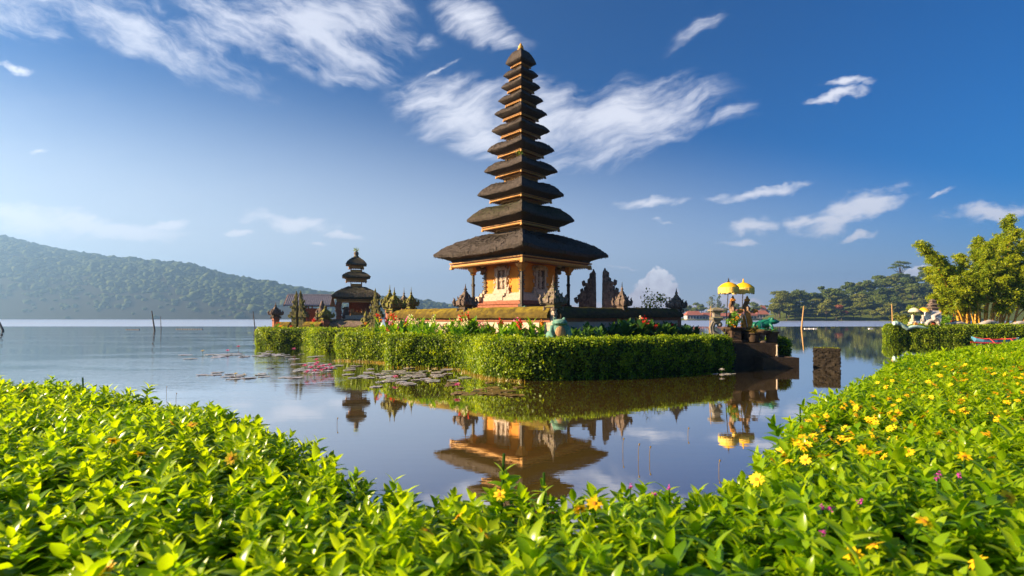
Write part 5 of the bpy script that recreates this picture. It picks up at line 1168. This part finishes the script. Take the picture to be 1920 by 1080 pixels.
def serpent():
    root = thing('stone_serpent', 'long wavy whitish serpent body lying along the headland hedge', 'sculpture', at(1765, DP, 0)); o = Vector(root.location)
    pts = [(780, 478), (830, 462), (880, 445), (940, 428), (1000, 415), (1060, 415), (1110, 428), (1180, 455), (1240, 462), (1290, 455), (1340, 437), (1390, 415), (1450, 400), (1510, 412), (1580, 445), (1650, 472), (1720, 468), (1790, 440), (1850, 425), (1920, 425), (2010, 450), (2100, 470), (2200, 440)]
    path = [Vector((X(1650+x/7.11, DP), DP+.1*math.sin(i), Z(550+y/7.11, DP)+.13))-o for i, (x, y) in enumerate(pts)]; rad = list(np.linspace(.12, .30, len(path)))
    mb = MB(); mb.tube(path, rad, 10); mb.build('body', M['serpent'], root, smooth=60)
    for i in range(1, len(path)-1, 2):
        mb = MB(); mb.box(tuple(path[i]+Vector((0, 0, rad[i]*1.05))), (.10, .06, .14), 0, .3); mb.build('back_scale', M['terracotta'], root)
serpent()
def coiled():
    root = thing('serpent_head', 'white serpent neck rising over a coiled ring with a red boss on the headland', 'sculpture', at(1750, DP-.3, .62)); z0 = .62
    def q(x, y): return (X(1650+x/7.11, DP-.3)-root.location.x, 0, Z(550+y/7.11, DP-.3)-z0)
    c = q(708, 430); mb = MB(); mb.tube([(c[0]+.5*math.cos(a), .12*math.sin(a*.5), c[2]+.46*math.sin(a)) for a in np.linspace(0, 2*PI, 20)], .15, 9); mb.build('coil', M['serpent'], root, smooth=60)
    mb = MB(); mb.ell(c, (.26, .1, .24), 2); mb.build('boss', M['red_cloth'], root, smooth=60)
    mb = MB(); mb.tube([q(775, 400), q(765, 360), q(720, 340), q(715, 305), q(745, 290), q(785, 275)], [.17, .19, .2, .19, .15, .12], 9); mb.ell(q(800, 268), (.2, .12, .1), 2, (0, -.5, 0)); mb.tube([q(790, 262), q(815, 245), q(835, 250)], [.08, .05, .02], 6); link('neck', remesh(mb, .03, 'neck', 2), M['serpent'], root)
    mb = MB(); mb.lathe([(.07, 0), (.09, .05), (.02, .18)], q(805, 255), 8); mb.build('crest', M['terracotta'], root)
coiled()
def teal_serpent():
    root = thing('turquoise_serpent', 'low turquoise painted serpent at the tip of the headland', 'sculpture', at(1690, DP-.35, .9)); o = root.location
    mb = MB(); mb.tube([(X(1650+x/7.11, DP-.35)-o.x, 0, Z(550+y/7.11, DP-.35)-o.z) for x, y in ((180, 400), (220, 395), (270, 412), (310, 440), (360, 470), (420, 450), (480, 440), (560, 455), (640, 470), (700, 480))], [.2, .16, .17, .18, .17, .16, .16, .15, .14, .13], 9); mb.ell((X(1675, DP)-o.x, 0, Z(606, DP)-o.z), (.26, .2, .22), 2); link('body', remesh(mb, .035, 'body', 2), M['teal_serpent'], root)
    mb = MB()
    mb.box((X(1711, DP)-o.x, 0, Z(609, DP)-o.z+.1), (.34, .2, .22), 0, .5); mb.build('fin', M['terracotta'], root)
teal_serpent()
def seated(label, px, D, z0, h, body, cloth, seed):
    root = thing('seated_statue', label, 'statue', at(px, D, z0)); mb = MB()
    mb.ell((0, 0, h*.3), (h*.30, h*.24, h*.22), 2); mb.ell((0, 0, h*.56), (h*.18, h*.15, h*.24), 2); mb.ell((0, -.02, h*.84), (h*.11, h*.11, h*.13), 2); mb.tube([(0, 0, h*.65), (0, 0, h*.78)], h*.06, 6)
    for s in (-1, 1): mb.tube([(s*h*.16, 0, h*.7), (s*h*.27, -h*.05, h*.5), (s*h*.1, -h*.22, h*.42)], [h*.06, h*.05, h*.045], 6); mb.tube([(s*h*.1, 0, h*.25), (s*h*.34, -h*.16, h*.2), (s*h*.06, -h*.26, h*.15)], [h*.11, h*.09, h*.06], 6)
    link('figure', remesh(mb, h*.03, 'figure', 2), M[body], root)
    mb = MB(); mb.stack([(h*.24, h*.05), (h*.27, h*.12), (h*.25, h*.40), (h*.22, h*.42)]); mb.build('sash', M[cloth], root)
    mb = MB(); mb.lathe([(h*.10, 0), (h*.12, h*.05), (h*.05, h*.14), (h*.01, h*.2)], (0, 0, h*.93), 8); mb.build('headdress', M['cream'], root)
    mb = MB(); mb.box((0, .1, -.3), (h*.7, h*.6, .6)); mb.build('plinth', M['darkstone'], root)
seated('cream seated statue under the cream umbrella on the headland', 1711, 45.8, 1.25, 1.0, 'cream', 'serpent', 1); seated('statue wrapped in white cloth under the small yellow umbrella', 1730.5, 45.8, 1.25, 1.0, 'serpent', 'white', 2)
umbrella('cream umbrella over the seated statue on the headland', (X(1715, 46.1), 46.1, .6), (X(1714, 46.1), 46.1, 2.98), .45, 'cream', 'iron', .12); umbrella('small yellow umbrella over the white-wrapped statue on the headland', (X(1733, 46.1), 46.1, .6), (X(1732, 46.1), 46.1, 3.0), .44, 'yellow', 'iron', .14)
def shrine():
    root = thing('spirit_shrine', 'small shrine wrapped in white cloth with a dark tiered top on the headland', 'shrine', at(1748.5, 46.3, .6)); mb = MB(); mb.box((0, 0, .55), (.7, .6, 1.1)); mb.build('base', M['darkstone'], root)
    mb = MB(); mb.stack([(.42, 1.10), (.46, 1.5), (.44, 2.06), (.40, 2.1)], sub=4, jit=.015); mb.build('cloth_wrap', M['white'], root)
    mb = MB(); mb.stack([(.30, 2.1), (.30, 2.3), (.42, 2.34), (.24, 2.5), (.24, 2.6), (.36, 2.64), (.16, 2.86), (.16, 2.95), (.22, 3.0), (.06, 3.2)]); mb.carve((0, 0, 2.5), (.6, .6, .6), 20, .1); mb.build('tiered_top', M['darkstone'], root)
shrine()
shrub('topiary_bush', 'bright yellow green topiary above the cream umbrella', at(1711, 47.5, 1.9), (.62, .5, .75), 900, .11, 'shrub_leaf', 41); shrub('topiary_bush', 'yellow green bush left of the cream seated statue', at(1702, 46.3, .9), (.42, .4, .55), 600, .10, 'shrub_leaf', 42)
shrub('loose_shrub', 'mid green loose shrub behind the tip of the headland', at(1690, 49, .9), (1.0, .8, 1.0), 800, .16, 'tree_leaf_olive', 43); shrub('loose_shrub', 'spiky green shrub between the white shrine and the bamboo', at(1772, 49, .8), (1.1, .8, .9), 900, .18, 'canna_leaf', 44)
shrub('loose_shrub', 'dark shrub under the right of the bamboo clump', at(1880, 47.5, .7), (2.2, .8, .5), 1400, .14, 'canna_leaf', 45); shrub('loose_shrub', 'low green plants along the foot of the golden culms', at(1820, 47, .6), (2.0, .5, .42), 1200, .12, 'shrub_leaf', 46)
shrub('red_bush', 'small bush with red leaves under the bamboo at the right edge', at(1895, 46.6, .7), (.5, .4, .5), 420, .13, 'flame_leaf', 47)
stick('bamboo_pole', 'tan bamboo pole standing at the tip of the headland', at(1674.5, 45.2, .6), (X(1672, 45.2), 45.2, Z(570, 45.2)), .06, 'bamboo_pole')
def person():
    D = 47.; root = thing('person', 'person in an orange red jacket and pale teal trousers beside the bamboo', 'person', at(1787, D, .62), R(25)); h = 1.5; k = h/1.5; mb = MB()
    mb.tube([(0, 0, .72), (0, 0, .95), (0, 0, 1.18), (0, 0, 1.24)], [.13, .125, .155, .08], 10); mb.tube([(0, 0, 1.2), (0, -.01, 1.32)], .05, 8); mb.ell((0, -.015, 1.40), (.075, .09, .105), 3); mb.ell((0, -.105, 1.385), (.016, .02, .022), 1)
    for s in (-1, 1):
        mb.ell((s*.078, 0, 1.39), (.014, .022, .03), 1); mb.ell((s*.03, -.09, 1.405), (.014, .01, .009), 1)
        mb.tube([(s*.075, 0, .76), (s*.085, -.02, .42), (s*.085, .02, .06)], [.085, .06, .042], 8); mb.ell((s*.085, -.06, .03), (.045, .11, .032), 2)
        mb.tube([(s*.16, 0, 1.16), (s*.21, .02, .90), (s*.17, -.12, .74)], [.05, .042, .03], 8); mb.ell((s*.165, -.15, .70), (.03, .035, .05), 2)
        for f_ in range(4): mb.tube([(s*.165+(f_-1.5)*.017, -.16, .68), (s*.165+(f_-1.5)*.018, -.18, .635), (s*.165+(f_-1.5)*.017, -.175, .605+.006*abs(f_-1.5))], [.010, .009, .007], 5)
        mb.tube([(s*.14, -.15, .70), (s*.125, -.18, .665)], [.011, .008], 5)
    link('body', remesh(mb, .014, 'body', 2), M['skin'], root)
    mb = MB(); mb.tube([(0, 0, .66), (0, 0, .95), (0, 0, 1.18), (0, 0, 1.25)], [.165, .15, .175, .085], 12)
    for s in (-1, 1): mb.tube([(s*.15, 0, 1.17), (s*.215, .02, .90), (s*.18, -.10, .77)], [.068, .058, .046], 8)
    link('jacket', remesh(mb, .018, 'jacket', 2), M['jacket'], root)
    mb = MB(); mb.tube([(0, 0, .80), (0, 0, .66)], [.15, .15], 10)
    for s in (-1, 1): mb.tube([(s*.075, 0, .74), (s*.088, -.02, .42), (s*.088, .02, .08)], [.10, .078, .058], 8)
    link('trousers', remesh(mb, .018, 'trousers', 2), M['trousers'], root)
    mb = MB(); mb.ell((0, .02, 1.43), (.085, .092, .09), 3); mb.ell((0, .06, 1.36), (.075, .06, .09), 2); mb.build('hair', M['hair'], root, smooth=60)
person()
def boat():
    D = 39.5; root = thing('outrigger_canoe', 'sky blue canoe with a red outrigger moored below the headland hedge', 'boat', (X(1865, D), D, 0), R(-4)); mb = MB(); rs = []
    for t, w, z, b in ((-1.75, .03, .58, .40), (-1.5, .16, .44, .12), (-1.0, .26, .34, -.05), (0, .32, .30, -.1), (1.0, .27, .32, -.05), (1.6, .14, .40, .1), (1.8, .03, .5, .36)):
        rs.append([(t, -w, z), (t, -w*.75, (z+b)/2), (t, 0, b), (t, w*.75, (z+b)/2), (t, w, z), (t, w*.8, z), (t, 0, b+.06), (t, -w*.8, z)])
    mb.rings(rs); mb.build('hull', M['boat_blue'], root)
    for s in (-1, 1): mb = MB(); mb.tube([(x, s*w, z+.02) for x, w, z in ((-1.6, .1, .5), (-1, .27, .35), (0, .33, .31), (1, .28, .33), (1.65, .1, .42))], .025, 6); mb.build('gunwale', M['boat_red'], root)
    mb = MB(); mb.tube([(-2.6, -1.0, .16), (-1.8, -1.0, .09), (0, -1.0, .05), (1.7, -1.0, .09)], [.035, .06, .065, .04], 8); mb.build('outrigger', M['boat_red'], root)
    for x in (-.8, .7): mb = MB(); mb.tube([(x, .3, .36), (x, -.5, .42), (x, -1.0, .08)], .03, 6); mb.build('boom', M['boat_red'], root)
    mb = MB(); mb.box((.1, 0, .33), (.3, .56, .05)); mb.build('thwart', M['boat_red'], root)
boat()
def bamboo():
    root = thing('bamboo_clump', 'huge clump of golden bamboo with feathery yellow green crown on the headland', 'bamboo', at(1835, 50.5, .6)); r = np.random.default_rng(17); ox, oy = root.location.x, root.location.y
    aims = [(1722, 452, -1.2), (1738, 470, 1), (1890, 405, 0), (1872, 440, 1.5), (1905, 430, -1), (1925, 450, 1), (1850, 455, -1.5), (1830, 470, .5), (1800, 478, 1.5), (1775, 500, -1), (1760, 480, 0), (1745, 520, 1), (1790, 520, -2), (1820, 510, -2.4), (1860, 490, -2.4),
            (1900, 480, -2.2), (1940, 470, 0), (1965, 440, 1), (1985, 480, -1), (1950, 520, -2), (1925, 500, -2.6), (1885, 520, -2.8), (1845, 530, -2.8), (1805, 545, -2.5), (1765, 540, -1.6), (1750, 555, 0), (2000, 520, 0), (1975, 550, -1.5), (1910, 545, -2.8), (1870, 455, 2.4), (1835, 445, 2.6), (1935, 430, 2.4), (1740, 500, 1.8)]
    for i, (px, py, dy) in enumerate(aims):
        D = 50.5+dy; tip = np.array([X(px, D)-ox, D-oy, Z(py, D)-.6]); b = np.array([np.clip(tip[0]*.36+r.normal()*.5, -2.6, 4.6), dy*.35+r.normal()*.3, 0]); n = 12; t = np.linspace(0, 1, n)[:, None]
        mid = b*.45+tip*.55; mid[2] = tip[2]*.66+.6; mid[:2] = b[:2]*.62+tip[:2]*.38
        path = (1-t)**2*b+2*t*(1-t)*mid+t*t*tip; mb = MB(); mb.tube(path, list(np.linspace(.075, .018, n)), 7)
        for k in range(1, 9): j = path[int(k*.7)]*(1-(k*.7) % 1)+path[int(k*.7)+1]*((k*.7) % 1); 
        cu = mb.build('culm', M['culm'], root, smooth=60)
        P = []; Dv = []; T0 = (.33 if i % 3 else .40) if i > 2 else .42
        for _ in range(86):                                # side branches: drooping feathery sprays
            u = T0+(1-T0)*r.random()**.75; c = np.array([np.interp(u, t[:, 0], path[:, q]) for q in range(3)]); a = r.random()*6.28; L = r.uniform(.5, 1.25)*(1.15-.55*u) if i > 1 else r.uniform(.4, .9); m = 34; s = r.random(m)**.8
            d = np.array([math.cos(a), math.sin(a), r.uniform(.1, .7)]); d /= np.linalg.norm(d)
            q = c+d*(s*L)[:, None]+np.array([0, 0, -1.])*(s*s*L*.55)[:, None]+r.normal(size=(m, 3))*.10
            P.append(q); Dv.append(np.tile(d*.7, (m, 1))+r.normal(size=(m, 3))*.55+np.array([0, 0, -.45]))
        P = np.concatenate(P); Dv = np.concatenate(Dv); m = len(P); v, f = cards(P, Dv, rdir(m, r)+np.array([0, 0, .6]), r.uniform(.22, .40, m), r.uniform(.06, .10, m))
        rn = np.clip(np.repeat(.45+.25*r.random()+r.normal(size=m)*.2, 4), 0, 1); link('foliage', mesh_arrays('foliage', v, f, rn), M['bamboo_leaf'], cu)
    for k in range(16):                                    # short shoots crowding the foot
        x, y = r.uniform(-2.6, 3.8), r.normal()*.6; hh = r.uniform(2.2, 4.2); mb = MB(); mb.tube([(x, y, 0), (x*1.05, y*1.1, hh*.5), (x*1.16+r.normal()*.1, y*1.3, hh)], [.075, .07, .05], 7); mb.build('culm', M['culm'], root, smooth=60)
bamboo()

# ------------------------------------------------------------------ near bank overgrown with creeping daisy
EDGE = [(-30, 9.5), (-12, 7.6), (-6.7, 6.55), (-4.9, 5.75), (-2.75, 4.65), (-1.58, 3.72), (-1.02, 3.08), (-.70, 2.72), (-.40, 2.42), (.10, 2.50), (.5, 2.46), (.92, 2.52), (1.62, 3.4), (2.30, 4.35), (4.05, 6.2), (7.0, 9.3), (10.5, 12.0), (12.6, 13.4), (16, 15.9), (20.5, 19.4), (27, 24.5), (40, 32), (60, 38)]
E = np.array(EDGE)
def edge_dist(p):
    """metres from the water's edge, positive on land (the camera's side)"""
    p = np.asarray(p, float); a, b = E[:-1], E[1:]; d = b-a
    t = np.clip(((p[:, None, :]-a)*d).sum(2)/(d*d).sum(1), 0, 1); c = a+d*t[..., None]; q = p[:, None, :]-c; k = np.linalg.norm(q, axis=2); i = k.argmin(1)
    ar = np.arange(len(p)); s = d[i, 0]*q[ar, i, 1]-d[i, 1]*q[ar, i, 0]; nrm = np.stack([-d[i, 1], d[i, 0]], 1); nrm /= np.linalg.norm(nrm, axis=1)[:, None]
    return np.where(s < 0, 1, -1)*k[ar, i], nrm
def top_z(p, d):
    lump = np.array([mnoise.noise(Vector((x*.75, y*.75, 1.3)))*.10+mnoise.noise(Vector((x*2.1, y*2.1, 5)))*.055 for x, y in p])
    return 1.20+lump*np.clip(d*1.6, .2, 1)-.95*np.clip(1-(d+.05)/.42, 0, 1)**1.7
def bank():
    xs = np.concatenate([np.linspace(-30, -8, 12), np.linspace(-7.5, 8, 63), np.linspace(9, 60, 40)]); v = []; f = []
    ys = np.linspace(0, 1, 26); ne = len(xs)
    for x in xs:
        y1 = float(np.interp(x, E[:, 0], E[:, 1]))
        for t in ys: v.append((x, -2.5+(y1+2.5+.05)*(1-(1-t)**1.6), 0))
    v = np.array(v); d, _ = edge_dist(v[:, :2]); v[:, 2] = top_z(v[:, :2], d)-.22; v[:, 2] = np.where(d < .02, -.4, v[:, 2]); n = len(ys)
    f = [(i*n+j, (i+1)*n+j, (i+1)*n+j+1, i*n+j+1) for i in range(ne-1) for j in range(n-1)]
    tag(link('near_bank', mesh_arrays('near_bank', v, f, smooth=True), M['soil']), kind='structure')
bank()
def sprig(rows, r, nn):
    P = []
    for i in range(nn):
        lvl = i//2; t = lvl/max(1, (nn-1)//2); L = (.088-.038*t)*r.uniform(.8, 1.2); el = R(4)+R(58)*t+r.normal()*.16; a = lvl*PI/2*1.08+(i % 2)*PI+r.normal()*.25; z = .05+.10*t**.9
        if rows > 1: v = blade(rows, L, L*r.uniform(.40, .50), .36, r.uniform(.12, .55)); f = blade_faces(rows)
        else: v, f = cards(np.array([[L*.5, 0, 0]]), np.array([[1., 0, 0]]), np.array([[0, 0, 1.]]), L, L*.5, .1)
        v = v @ rot_x(r.normal()*.25).T @ rot_y(-el).T @ rot_z(a).T+np.array([0, 0, z]); P.append((v, f, np.full(len(v), np.clip(.22+.5*t+r.normal()*.16, 0, 1))))
    return merge(P)
def in_view(p, m=1.8): return (np.abs(p[:, 0]) < np.maximum(p[:, 1], 0)*1.04+m) & (p[:, 1] > -.5)
def scatter(n, x0, x1, y0, y1, dmin, dmax, r):
    p = np.stack([r.uniform(x0, x1, n), r.uniform(y0, y1, n)], 1); dist = np.linalg.norm(p, axis=1); p = p[(dist >= dmin) & (dist < dmax) & in_view(p)]; d, nr = edge_dist(p); k = d > -.12; return p[k], d[k], nr[k]
def ground_cover():
    r = np.random.default_rng(5); parts = []
    for (x0, x1, y0, y1, dm, dx, dens, rows, nn, sc_) in ((-6.5, 6.5, -.5, 5.2, 0, 5.0, 300, 5, 12, 1.0), (-10.5, 10.5, 1, 10.5, 5.0, 10.5, 260, 3, 12, 1.0), (6, 26, 4, 25, 10.5, 24, 150, 1, 12, 1.15), (-14, -6, 4, 10, 10.5, 14, 85, 1, 12, 1.25), (18, 46, 16, 38, 24, 55, 26, 1, 12, 2.0)):
        n = int((x1-x0)*(y1-y0)*dens); p, d, nr = scatter(n, x0, x1, y0, y1, dm, dx, r); z = top_z(p, d); n = len(p); var = r.integers(0, 10, n)
        tone = np.array([mnoise.noise(Vector((x*.9, y*.9, 9))) for x, y in p])*.25
        for k in range(10):
            v, f, q = sprig(rows, r, nn); i = np.where(var == k)[0]; m = len(i)
            if not m: continue
            az = r.random(m)*6.28; tilt = np.clip(1-d[i]/.5, 0, 1)*.8+np.abs(r.normal(size=m))*.16; ta = np.arctan2(nr[i, 1], nr[i, 0])+r.normal(size=m)*(.6+2*(d[i] > .5))
            ca, sa = np.cos(az), np.sin(az); Rz = np.zeros((m, 3, 3)); Rz[:, 0, 0] = ca; Rz[:, 0, 1] = -sa; Rz[:, 1, 0] = sa; Rz[:, 1, 1] = ca; Rz[:, 2, 2] = 1
            ax = np.stack([-np.sin(ta), np.cos(ta), 0*ta], 1); K = np.zeros((m, 3, 3)); K[:, 0, 1] = -ax[:, 2]; K[:, 0, 2] = ax[:, 1]; K[:, 1, 0] = ax[:, 2]; K[:, 1, 2] = -ax[:, 0]; K[:, 2, 0] = -ax[:, 1]; K[:, 2, 1] = ax[:, 0]
            Rt = np.eye(3)+np.sin(tilt)[:, None, None]*K+(1-np.cos(tilt))[:, None, None]*(K @ K)
            s = sc_*(1+.5*np.clip(1.8-np.linalg.norm(p[i], axis=1), 0, 1))*r.uniform(.75, 1.3, m)*np.where(r.random(m) < .04, 1.35, 1); w = np.einsum('mij,vj->mvi', Rt @ Rz, v)*s[:, None, None]+np.stack([p[i, 0], p[i, 1], z[i]-.12+r.normal(size=m)*.025], 1)[:, None, :]
            parts.append((w.reshape(-1, 3), (f[None]+(np.arange(m)*len(v))[:, None, None]).reshape(-1, 4), np.clip(q[None]+tone[i][:, None]+r.normal(size=(m, 1))*.08, 0, 1).ravel()))
    v, f, q = merge(parts); o = link('creeping_daisy', mesh_arrays('creeping_daisy', v, f, q, True), M['ground_leaf']); tag(o, 'thick carpet of creeping daisy leaves covering the near bank', 'ground cover', None, 'stuff')
ground_cover()
def daisy_proto(n, seed):
    r = np.random.default_rng(seed); P = []
    for i in range(n):
        a = 2*PI*i/n+r.normal()*.08; el = r.uniform(-.1, .35); d = np.array([[math.cos(a)*math.cos(el), math.sin(a)*math.cos(el), math.sin(el)]]); L = r.uniform(.85, 1.05)
        b = blade(4, L, .46, .15, .15) @ rot_y(-el).T @ rot_z(a).T+np.array([0, 0, .02]); P.append((b, blade_faces(4), np.full(12, r.random())))
    v, f, q = merge(P); me = mesh_arrays('petals', v, f, q, True); me.materials.append(M['petal_yellow']); return me
DPR = [daisy_proto(n, n) for n in (8, 9, 10, 11)]
mb = MB(); mb.lathe([(.27, -.03), (.3, .05), (.22, .13), (.08, .16)], (0, 0, 0), 10); EYE_ME = mb.mesh('eye', 40); EYE_ME.materials.append(M['petal_eye'])
mb = MB(); mb.tube([(0, 0, -3.6), (.12, 0, -1.6), (0, 0, 0)], .07, 5); STEM_ME = mb.mesh('stem', 40); STEM_ME.materials.append(M['canna_leaf'])
def daisy(p, s, label, group, tilt=.5, detail=True):
    root = thing('creeping_daisy_flower', label, 'flower', p, 0, group); root.rotation_euler = (random.gauss(0, tilt*.6)+.6, random.gauss(0, tilt*.6)-.25, random.random()*6.28); root.scale = (s,)*3
    for nm, me in (('petals', random.choice(DPR)), ('eye', EYE_ME), ('stem', STEM_ME)):
        if nm == 'stem' and not detail: continue
        o = bpy.data.objects.new(nm, me); C.objects.link(o); o.parent = root
def flowers():
    q = random.Random(4)
    def place(px, py, s, lab, grp, lift=.115, far=True):
        # walk along the sight line until it meets the top of the foliage
        dx, dz = (px-960)/F, -(py-597)/F; D = .9
        while D < 60:
            x, y, z = dx*D, D, EYE+dz*D; d, _ = edge_dist(np.array([[x, y]]))
            if d[0] > -.1 and z <= top_z(np.array([[x, y]]), d)[0]+lift: daisy((x, y, z), s, lab, grp, .45, D < 14); return True
            D += .03+.01*D
        return False
    named = [(1733, 978, 'large open yellow daisy near the lower right, with its petals facing up'), (1638, 1022, 'yellow daisy low in the right corner, left of the lowest one'), (1600, 1040, 'yellow daisy cup beside the lower right pair'), (1890, 932, 'big yellow daisy at the right edge of the view'), (1850, 883, 'yellow daisy above the big one at the right edge'), (1832, 1053, 'drooping orange-yellow daisy at the very bottom right'), (1558, 822, 'round yellow daisy in the middle of the right bank'), (1419, 899, 'yellow daisy alone in the leaves right of the bottom inlet'), (1126, 897, 'yellow daisy standing up against the water at the bottom of the inlet'), (801, 997, 'flattened yellow daisy in the middle foreground'), (907, 1000, 'yellow daisy right of the flattened one in the middle foreground'), (860, 968, 'yellow daisy half hidden above the flattened one'), (670, 904, 'yellow daisy at the left tip of the bottom inlet'), (937, 927, 'small yellow daisy below the tall leaf tip at the inlet'), (1088, 955, 'orange yellow daisy in the leaves below the inlet'), (1115, 945, 'yellow daisy closest right of the orange one below the inlet'), (263, 852, 'yellow daisy on the left bank, the middle one of three'), (434, 860, 'yellow daisy on the left bank beside the dark hollow'), (360, 797, 'yellow daisy high on the left bank near the water'), (200, 1068, 'blurred orange daisy at the bottom left corner'), (212, 826, 'yellow daisy left of the others on the left bank'), (322, 793, 'faint yellow daisy near the left bank edge'), (45, 731, 'small orange daisy at the far left edge of the bank')]
    for px, py, lab in named: place(px, py, q.uniform(.030, .038), lab, None)
    n = 0
    while n < 215:
        px = 1918-518*q.random()**1.25; top = np.interp(px, [1400, 1500, 1620, 1700, 1800, 1920], [850, 775, 722, 682, 660, 640]); py = top+8+abs(q.gauss(0, 75))*(1 if px > 1550 else .6)
        if py > 870: continue
        far = py < 720
        if place(px, py, q.uniform(.023, .034), 'small yellow daisy among the dense blooms at the far end of the right bank' if far else 'yellow daisy scattered over the middle of the right bank', 'yellow daisies at the far end of the right bank' if far else 'yellow daisies over the middle of the right bank'): n += 1
    for px, py in ((1182, 912), (1228, 927), (1543, 950), (1556, 952), (1612, 938), (1758, 897), (1762, 890), (1800, 892), (1542, 1000), (1255, 915), (1825, 808)):
        dx, dz = (px-960)/F, -(py-597)/F; D = .9
        while D < 40:
            x, y, z = dx*D, D, EYE+dz*D; d, _ = edge_dist(np.array([[x, y]]))
            if z <= top_z(np.array([[x, y]]), d)[0]+.115: break
            D += .03
        root = thing('magenta_flower', 'tiny magenta flower spike poking out of the right bank leaves', 'flower', (x, y, z), q.random()*6, 'magenta flower spikes on the right bank'); m = 16
        P = rng.normal(size=(m, 3))*np.array([.0045, .0045, .006]); v, f = cards(P, rdir(m)+np.array([0, 0, .4]), rdir(m), .009, .006, .2); link('blossom', mesh_arrays('blossom', v, f, rng.random(len(v))), M['petal_magenta'], root)
        mb = MB(); mb.tube([(0, 0, -.15), (0, 0, 0)], .003, 5); mb.build('stem', M['canna_leaf'], root)
random.seed(9); flowers()
def tall_sprig(label, px, py, D, s, seed):
    r = np.random.default_rng(seed); z = Z(py, D); root = thing('daisy_shoot', label, 'plant', (X(px, D), D, z-.20*s), r.random()*6); v, f, q = sprig(6, r, 10); v = v*1.35*s; v[:, 2] = v[:, 2]*.85-.02*s; link('leaves', mesh_arrays('leaves', v, f, q, True), M['ground_leaf'], root)
    mb = MB(); mb.tube([(0, 0, -.25*s), (.01, 0, 0), (0, 0, .24*s)], .007*s, 6); mb.build('stem', M['canna_leaf'], root)
tall_sprig('tall leafy shoot rising above the others against the pagoda reflection', 945, 868, 2.12, 1.0, 1); tall_sprig('leafy shoot at the inlet, right of the tallest one', 1020, 900, 2.05, .75, 2); tall_sprig('leafy shoot sticking up on the left bank against the lake', 155, 716, 5.0, 1.1, 3); tall_sprig('leafy shoot on the right bank jutting over the water', 1500, 772, 4.1, 1.0, 5)

# ------------------------------------------------------------------ morning haze over the lake
def haze():
    m, t = nmat('haze'); pv = N(t, 'ShaderNodeVolumePrincipled'); pv.inputs['Color'].default_value = (.31, .57, .98, 1); pv.inputs['Density'].default_value = .00043; pv.inputs['Anisotropy'].default_value = .5
    o = N(t, 'ShaderNodeOutputMaterial'); t.links.new(pv.outputs[0], o.inputs['Volume'])
    mb = MB(); mb.box((0, 300, 134), (5600, 5600, 272)); b = mb.build('haze', m); tag(b, 'thin morning haze lying over the whole lake', 'haze', None, 'stuff')
haze()
